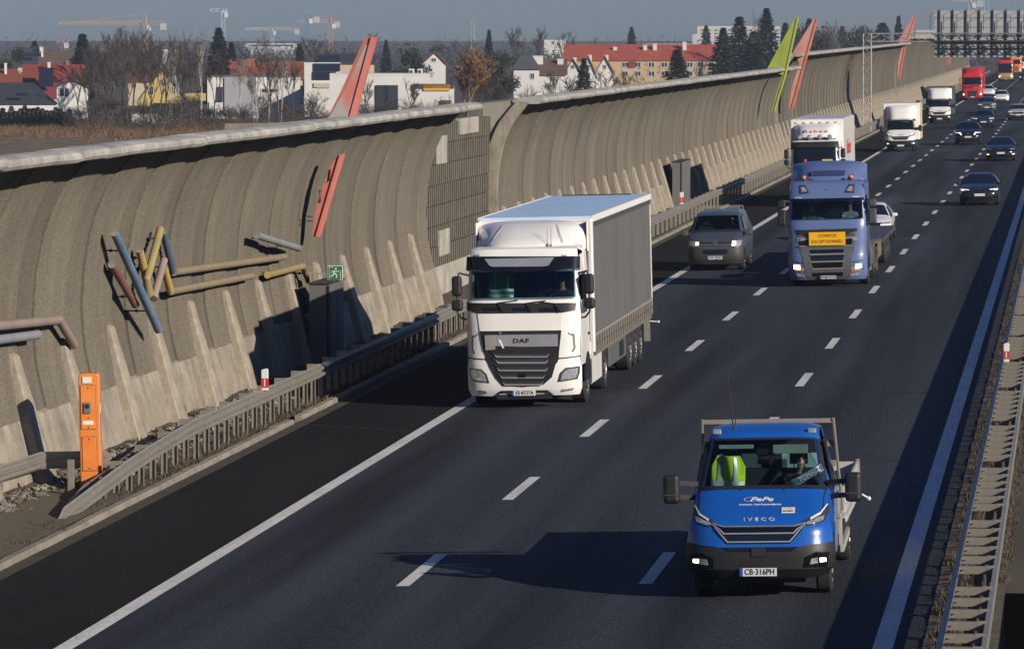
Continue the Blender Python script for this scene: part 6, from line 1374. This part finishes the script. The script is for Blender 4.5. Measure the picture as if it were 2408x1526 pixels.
def put(proto, label, u, vt, Z, wpx=None, base_w=None, group=None, rot=None):
    kind, args = proto
    if kind not in protos:
        o = args[0](*args[1:]); protos[kind] = o; o['base_w'] = base_w
    else: o = copy_tree(protos[kind])
    o['label'] = label
    if group: o['group'] = group
    h = (v_land(Z) - vt) * Z / FPX; sc = h / 10.0; o.location = land_pt(u, Z); o.rotation_euler = (0, 0, rot if rot is not None else random.uniform(0, 6.28))
    wr = (wpx * Z / FPX) / h if wpx else None; sx = sc * (wr / base_w if wr and base_w else 1); o.scale = (sx, sx, sc); return o
random.seed(21)
SP = [('spruce_%d' % i, (tree_conifer, 'spruce_tree', '', 40 + i, needles, 10.0, .24, 4200, (.8, .65, .9)[i])) for i in range(3)]
PN = [('pine_%d' % i, (tree_pine, 'pine_tree', '', 60 + i, needles2)) for i in range(2)]
BR = [('bare_%d' % i, (tree_bare, 'bare_tree', '', 80 + i, bark, (twigs, twigs2, twigs)[i], 10.0, (.3, .36, .42)[i], 3000, 0, 'tree', 1, .22)) for i in range(3)]
BI = [('birch_%d' % i, (tree_bare, 'birch_tree', '', 95 + i, birch, twigs, 10.0, .2, 1300, 0, 'tree', 2, .32)) for i in range(2)]
BU = [('bush_%d' % i, (tree_bare, 'bare_bush', '', 110 + i, bark, (twigs, twigs2)[i], 10.0, .55, 3400, 0, 'bush', 5, .3)) for i in range(2)]
GO = ('golden', (tree_bare, 'golden_tree', '', 130, mat('bark_tan', (.25, .15, .06), .9, var=.3), gold, 10.0, .36, 4200, .11, 'tree', 2, .22))
sp = [(195, 80, 900, 64, 'dark spruce standing right of the beige gabled house at left'), (82, 96, 1080, 34, 'small spruce above the solar roofed house at far left'), (515, 66, 850, 66, 'ragged spruce below the grey white crane'), (545, 100, 880, 40, 'shorter spruce right of the ragged one below the crane'), (705, 104, 960, 32, 'small spruce left of the slanted solar roofs'), (908, 94, 1100, 28, 'small dark spruce right of the tall red blade'),
      (1150, 70, 1000, 30, 'slim lone spruce rising beside the faint radio mast'), (1485, 64, 1120, 30, 'slim spruce above the red apartment roof'), (1373, 138, 700, 46, 'spruce in front of the gabled row houses'), (1592, 117, 760, 72, 'broad dark spruce in front of the peach apartment block'), (1660, 60, 1100, 32, 'narrow spruce in front of the far white apartment block'),
      (1700, 66, 900, 66, 'left tree of the dark spruce clump right of the red roof'), (1738, 40, 930, 72, 'second dark spruce of the clump, pointed and dense'), (1772, 74, 900, 60, 'lower spruce in the middle of the dark clump'), (1802, 20, 960, 66, 'tallest dark spruce of the clump beside the lime blade'), (1846, 54, 980, 44, 'spruce hidden behind the lime green blade'), (1902, 44, 1100, 40, 'dark spruce behind the pale red blade'), (2112, 38, 1150, 34, 'dark spruce left of the narrow red blade'), (1980, 62, 1250, 36, 'spruce among the bare trees right of the pale red blade'), (2075, 54, 1200, 60, 'broad spruce above the gantry beam')]
for i, (u, v, Z, w, l) in enumerate(sp): put(SP[i % 3], l, u, v, Z, w, .27)
for i, (u, v, Z, w, l) in enumerate([(28, 104, 860, 62, 'bushy pine at the left edge above the orange roof'), (962, 106, 800, 86, 'broad green pine right of the tall red blade'), (1168, 114, 740, 96, 'large dark pine right of the golden brown tree'), (1228, 128, 800, 50, 'smaller pine behind the grey hip roof'), (1892, 52, 960, 70, 'dark pine rising behind the lime green blade'), (1936, 66, 1000, 90, 'wide dark pine right of the pale red blade'), (2000, 60, 1050, 84, 'wide dark pine left of the gantry tower'), (2052, 66, 1100, 76, 'dark pine right above the gantry tower')]): put(PN[i % 2], l, u, v, Z, w, .55)
bt = [(262, 62, 860, 92, 'round'), (300, 74, 820, 84, 'spreading'), (350, 58, 880, 96, 'tall'), (232, 96, 760, 70, 'thin'), (286, 100, 690, 80, 'dense'), (330, 92, 680, 90, 'leaning'), (372, 86, 700, 84, 'wide'), (250, 128, 650, 80, 'low'), (455, 76, 760, 70, 'upright'), (432, 104, 680, 80, 'forked'), (590, 98, 900, 70, 'twiggy'), (640, 112, 640, 90, 'brownish'), (740, 86, 1200, 70, 'hazy'), (690, 142, 640, 60, 'slender'), (214, 150, 640, 66, 'crooked'), (762, 92, 1300, 80, 'faint')]
for i, (u, v, Z, w, l) in enumerate(bt): put(BR[i % 3], '%s leafless tree in the thicket before the houses, %s of the grey white crane' % (l, 'left' if u < 520 else 'right'), u, v, Z, w, .75, 'bare trees in front of the houses')
bt = [(246, 84, 660, 84, 'knotty'), (276, 118, 640, 70, 'bushy'), (312, 74, 720, 90, 'domed'), (352, 124, 630, 74, 'short'), (388, 96, 660, 80, 'branching'), (424, 128, 630, 70, 'pale'), (300, 136, 625, 70, 'squat'), (216, 120, 700, 70, 'narrow'), (470, 112, 650, 66, 'airy'), (188, 138, 660, 60, 'sparse'), (500, 120, 640, 50, 'young')]
for i, (u, v, Z, w, l) in enumerate(bt): put(BR[(i + 2) % 3], '%s leafless tree standing in the thicket between the dry meadow and the yellow gable' % l, u, v, Z, w, .7, 'bare trees in front of the houses')
bt = [(1885, 58, 900, 60, 'dense leafless tree right behind the lime green blade'), (1928, 62, 880, 70, 'dense leafless tree between the pale red blade and the gantry'), (2022, 74, 900, 70, 'dense leafless tree behind the gantry tower top'), (2068, 84, 920, 60, 'dense low leafless tree under the gantry beam'), (2100, 80, 1000, 50, 'dense leafless tree left of the narrow red blade'), (1212, 65, 1300, 74, 'leafless round tree left of the slim crane mast on the horizon'), (1275, 62, 1250, 52, 'tall leafless tree right of the radio mast'), (1050, 92, 1500, 70, 'hazy bare tree beyond the golden brown tree'), (1110, 98, 1500, 60, 'hazy bare tree under the radio mast'), (858, 182, 600, 46, 'small bare tree before the dark doorway of the white building'), (962, 184, 600, 60, 'small bare tree at the right end of the white building'), (1300, 166, 690, 66, 'leafless tree before the brown roofed house'), (1345, 178, 700, 60, 'low leafless tree left of the spruce at the row houses'), (1430, 160, 760, 70, 'leafless tree before the last row house'), (1476, 168, 760, 50, 'small leafless tree before the peach block'), (1640, 150, 800, 50, 'leafless tree at the right end of the peach block'), (1945, 50, 1200, 86, 'wide leafless tree right of the pale red blade'), (2000, 58, 1150, 80, 'leafless tree with pale stems above the gantry tower'), (2040, 66, 1200, 70, 'leafless tree behind the gantry tower'), (1870, 60, 1300, 60, 'leafless tree behind the two crossing blades'), (2150, 66, 1500, 40, 'leafless tree beside the narrow red blade'), (1780, 26, 1000, 40, 'bare treetop showing left of the tallest spruce'), (1020, 98, 1500, 60, 'hazy bare tree left of the golden brown tree'), (1320, 74, 1500, 50, 'hazy bare tree above the brown roofs'), (880, 76, 1600, 60, 'hazy bare tree behind the tall red blade')]
for i, (u, v, Z, w, l) in enumerate(bt): put(BR[(i + 1) % 3], l, u, v, Z, w, .75)
for i, (u, v, Z, w, l) in enumerate([(414, 66, 690, 46, 'slender birch with white stems before the yellow gable'), (470, 72, 700, 44, 'slender birch left of the ragged spruce'), (400, 118, 640, 40, 'lower birch in front of the yellow gable house'), (638, 76, 660, 60, 'birch with pale leaning stems before the cubic house'), (600, 150, 630, 50, 'thin birch at the left part of the cubic house'), (1955, 66, 1000, 60, 'birch with bright forked stems right of the pale red blade'), (560, 130, 680, 40, 'thin birch left of the grey facade'), (655, 130, 630, 50, 'short birch right of the pale leaning birch')]): put(BI[i % 2], l, u, v, Z, w, .5)
put(GO, 'golden brown tree with dry leaves behind the barrier gap', 1088, 118, 610, 118, .75)
for i in range(26):
    u = (190, 225, 262, 300, 340, 378, 420, 452, 488, 530, 575, 612, 664, 704, 735, 846, 905, 968, 1010, 1044, 1130, 1180, 1240, 1286, 1330, 1400)[i]
    left = u < 780; Z = random.uniform(610, 660) if left else random.uniform(560, 640) if u < 1060 else random.uniform(600, 700)
    put(BU[i % 2], 'bare brown bush in the %s' % ('thicket beyond the dry meadow' if left else 'scrub behind the second barrier section'), u, random.uniform(206, 250) if left else random.uniform(222, 236) if u < 1060 else random.uniform(168, 200), Z, random.uniform(60, 90), .9, 'bare bushes in the thicket' if left else 'bare bushes behind the second section')
TH = ('thuja', (tree_conifer, 'hedge_conifer', '', 150, thuja, 10.0, .16, 4200, .4, .1, 'hedge plant'))
for i in range(17): put(TH, 'narrow dark hedge conifer in the row before the white house', -4 + 10.4 * i, random.uniform(248, 264), 640, 17, .2, 'hedge conifers in a row')
# scrub too dense to count, and the wooded horizon
def scrub(name, m, n, ur, zr, vr, L_, w):
    rnd = random.Random(name); vs = []; fs = []
    for i in range(n):
        u, Z = rnd.uniform(*ur), rnd.uniform(*zr); b = land_pt(u, Z); k = (.5 + .5 * sin(u * .043 + 1.3 + Z * .02) * sin(u * .017 + Z * .01)) ** 1.6; hm = lerp(vr[0], vr[1], k) * rnd.uniform(.6, 1.1); z = ZL + hm * rnd.random() ** .8; p = Vector((b.x, b.y, z)); e = Vector((rnd.gauss(0, .6), rnd.gauss(0, .6), rnd.uniform(.1, 1))).normalized(); c = Vector((rnd.gauss(0, 1), rnd.gauss(0, 1), rnd.gauss(0, 1))).normalized() * w * rnd.uniform(.5, 1.5)
        o = len(vs); vs += [p - c, p + c, p + e * L_ * rnd.uniform(.5, 1.4)]; fs.append((o, o + 1, o + 2))
    mb = MB(); mb.add(vs, fs); return tag(mb.build(name, m), kind='stuff')
scrub('undergrowth', mat('undergrowth_twigs', (.058, .044, .036), .95, var=.4, scale=.2), 26000, (150, 1320), (600, 690), (1.2, 4.2), .8, .035)
scrub('undergrowth', mat('undergrowth_twigs', (.058, .044, .036), .95, var=.4, scale=.2), 12000, (1240, 1800), (640, 760), (1.5, 5), .8, .035)
scrub('distant_treeline', mat('far_woods', (.045, .045, .04), .95, var=.4, scale=.03), 42000, (-150, 2450), (1500, 2300), (2.5, 13), 1.7, .24)
scrub('distant_treeline', mat('far_woods', (.045, .045, .04), .95, var=.4, scale=.03), 30000, (-150, 2450), (960, 1400), (1.5, 8.5), 1.2, .11)

# ---- cranes and mast
def crane(label, u, vtop, vj, ul, ur, Z, c, r=.9, cabc=None, vb=120):
    s = Z / FPX; m = mat('crane_' + '%d_%d_%d' % tuple(int(q * 100) for q in c), c, .6, var=.08, scale=.1); b = land_pt(u, Z)
    t = thing('tower_crane', label, 'crane', b, (0, 0, YAW - (u - 1204) / FPX)); H_ = (v_land(Z) - vj) * s; ht = (v_land(Z) - vtop) * s
    mb = MB(); lattice(mb, (0, 0, 0), (0, 0, H_), 1.7, 3.2, .16 * r); mb.build('mast', m, t)
    mb = MB(); mb.tube((0, 0, H_), (0, 0, ht), .5, .2, 5); mb.build('tower_head', m, t)
    for nm, x in (('jib', (ul - u) * s), ('counter_jib', (ur - u) * s)):
        mb = MB(); x0 = 1 if x > 0 else -1; n = max(2, int(abs(x) / 3.5))
        for z, yy in ((0, -.7), (0, .7), (1.5, 0)): mb.tube((x0, yy, H_ + .4 + z), (x, yy, H_ + .4 + z * .6), .16 * r, n=4)
        for k in range(n): a, d = x0 + (x - x0) * k / n, x0 + (x - x0) * (k + 1) / n; mb.tube((a, -.7, H_ + .4), ((a + d) / 2, 0, H_ + 1.8), .1 * r, n=3); mb.tube(((a + d) / 2, 0, H_ + 1.8), (d, -.7, H_ + .4), .1 * r, n=3)
        mb.build(nm, m, t)
        mb = MB(); mb.tube((0, 0, ht), (x * .7, 0, H_ + 1.7), .07, n=3); mb.build('tie_rod', m, t)
    xr = (ur - u) * s; mb = MB(); mb.b2(min(xr, xr - 3), max(xr, xr - 3) , -1, 1, H_ - 2.2, H_ + .8); mb.build('counterweight', mat('counterweight', (.4, .4, .4), .8), t)
    mb = MB(); mb.b2(.6, 2.4, -1.6, -.2, H_ - 2.6, H_ - .3); mb.build('cabin', mat('crane_cabin', cabc or (.6, .6, .6), .5), t)
ORG = (.5, .27, .10)
crane('orange tower crane with very long jib pointing left', 343, 33, 60, 140, 392, 2050, ORG)
crane('small low orange crane near the left conifers', 148, 94, 104, 132, 162, 2500, (.45, .2, .12), 1.2)
crane('grey white crane with short jib above the ragged spruce', 525, 22, 30, 494, 535, 2200, (.4, .45, .5), 1.2)
crane('blue tower crane with horizontal jib left of the tall red blade', 724, 38, 44, 641, 752, 2200, (.10, .2, .32), 1.5)
crane('orange crane just right of the blue one', 778, 36, 56, 704, 800, 2250, ORG)
crane('faint pale crane low on the horizon left of the blue crane', 640, 66, 73, 576, 704, 2700, (.6, .52, .45), .8)
crane('pale crane above the gantry signboard with short jib', 2282, -2, 6, 2240, 2312, 2000, (.42, .46, .5), 1.0)
crane('bluish crane mast cut by the top of the photo above the signboard', 2318, -40, -28, 2260, 2350, 1900, (.25, .35, .45), 1.2)
p = land_pt(1112, 2500); t = thing('radio_mast', 'thin faint lattice radio mast on the horizon', 'mast', p); mb = MB(); hm = (v_land(2500) - 50) * 2500 / FPX; lattice(mb, (0, 0, 0), (0, 0, hm), 1.6, 3, .14); mb.tube((0, 0, hm), (0, 0, hm + 4), .12); mb.build('mast', gsteel, t)
mb = MB(); mb.b2(-1.6, -1.0, -.4, .4, hm - 16, hm - 13); mb.b2(1.0, 1.6, -.4, .4, hm - 22, hm - 19); mb.build('antenna_panel', plast_w, t)

# ---- haze
mb = MB(); mb.b2(-1500, 420, -40, 3300, -7.2, 46); hz = mb.build('haze', [], None)
hm_ = bpy.data.materials.new('haze_air'); hm_.use_nodes = True; n = hm_.node_tree; n.nodes.clear(); out = n.nodes.new('ShaderNodeOutputMaterial'); pv = n.nodes.new('ShaderNodeVolumePrincipled')
pv.inputs['Color'].default_value = (.72, .84, 1.0, 1); pv.inputs['Density'].default_value = .00013; pv.inputs['Anisotropy'].default_value = .2
n.links.new(pv.outputs[0], out.inputs['Volume']); hz.data.materials.append(hm_); tag(hz, kind='stuff')

# ---------------------------------------------------------------- lettering becomes plain mesh
dg = bpy.context.evaluated_depsgraph_get()
for o in [q for q in COL.objects if q.type == 'FONT']:
    me = bpy.data.meshes.new_from_object(o.evaluated_get(dg)); nm = o.name; c = o.data; n = bpy.data.objects.new(nm + '_mesh', me); COL.objects.link(n)
    n.parent = o.parent; n.matrix_local = o.matrix_local.copy(); bpy.data.objects.remove(o); bpy.data.curves.remove(c); n.name = nm
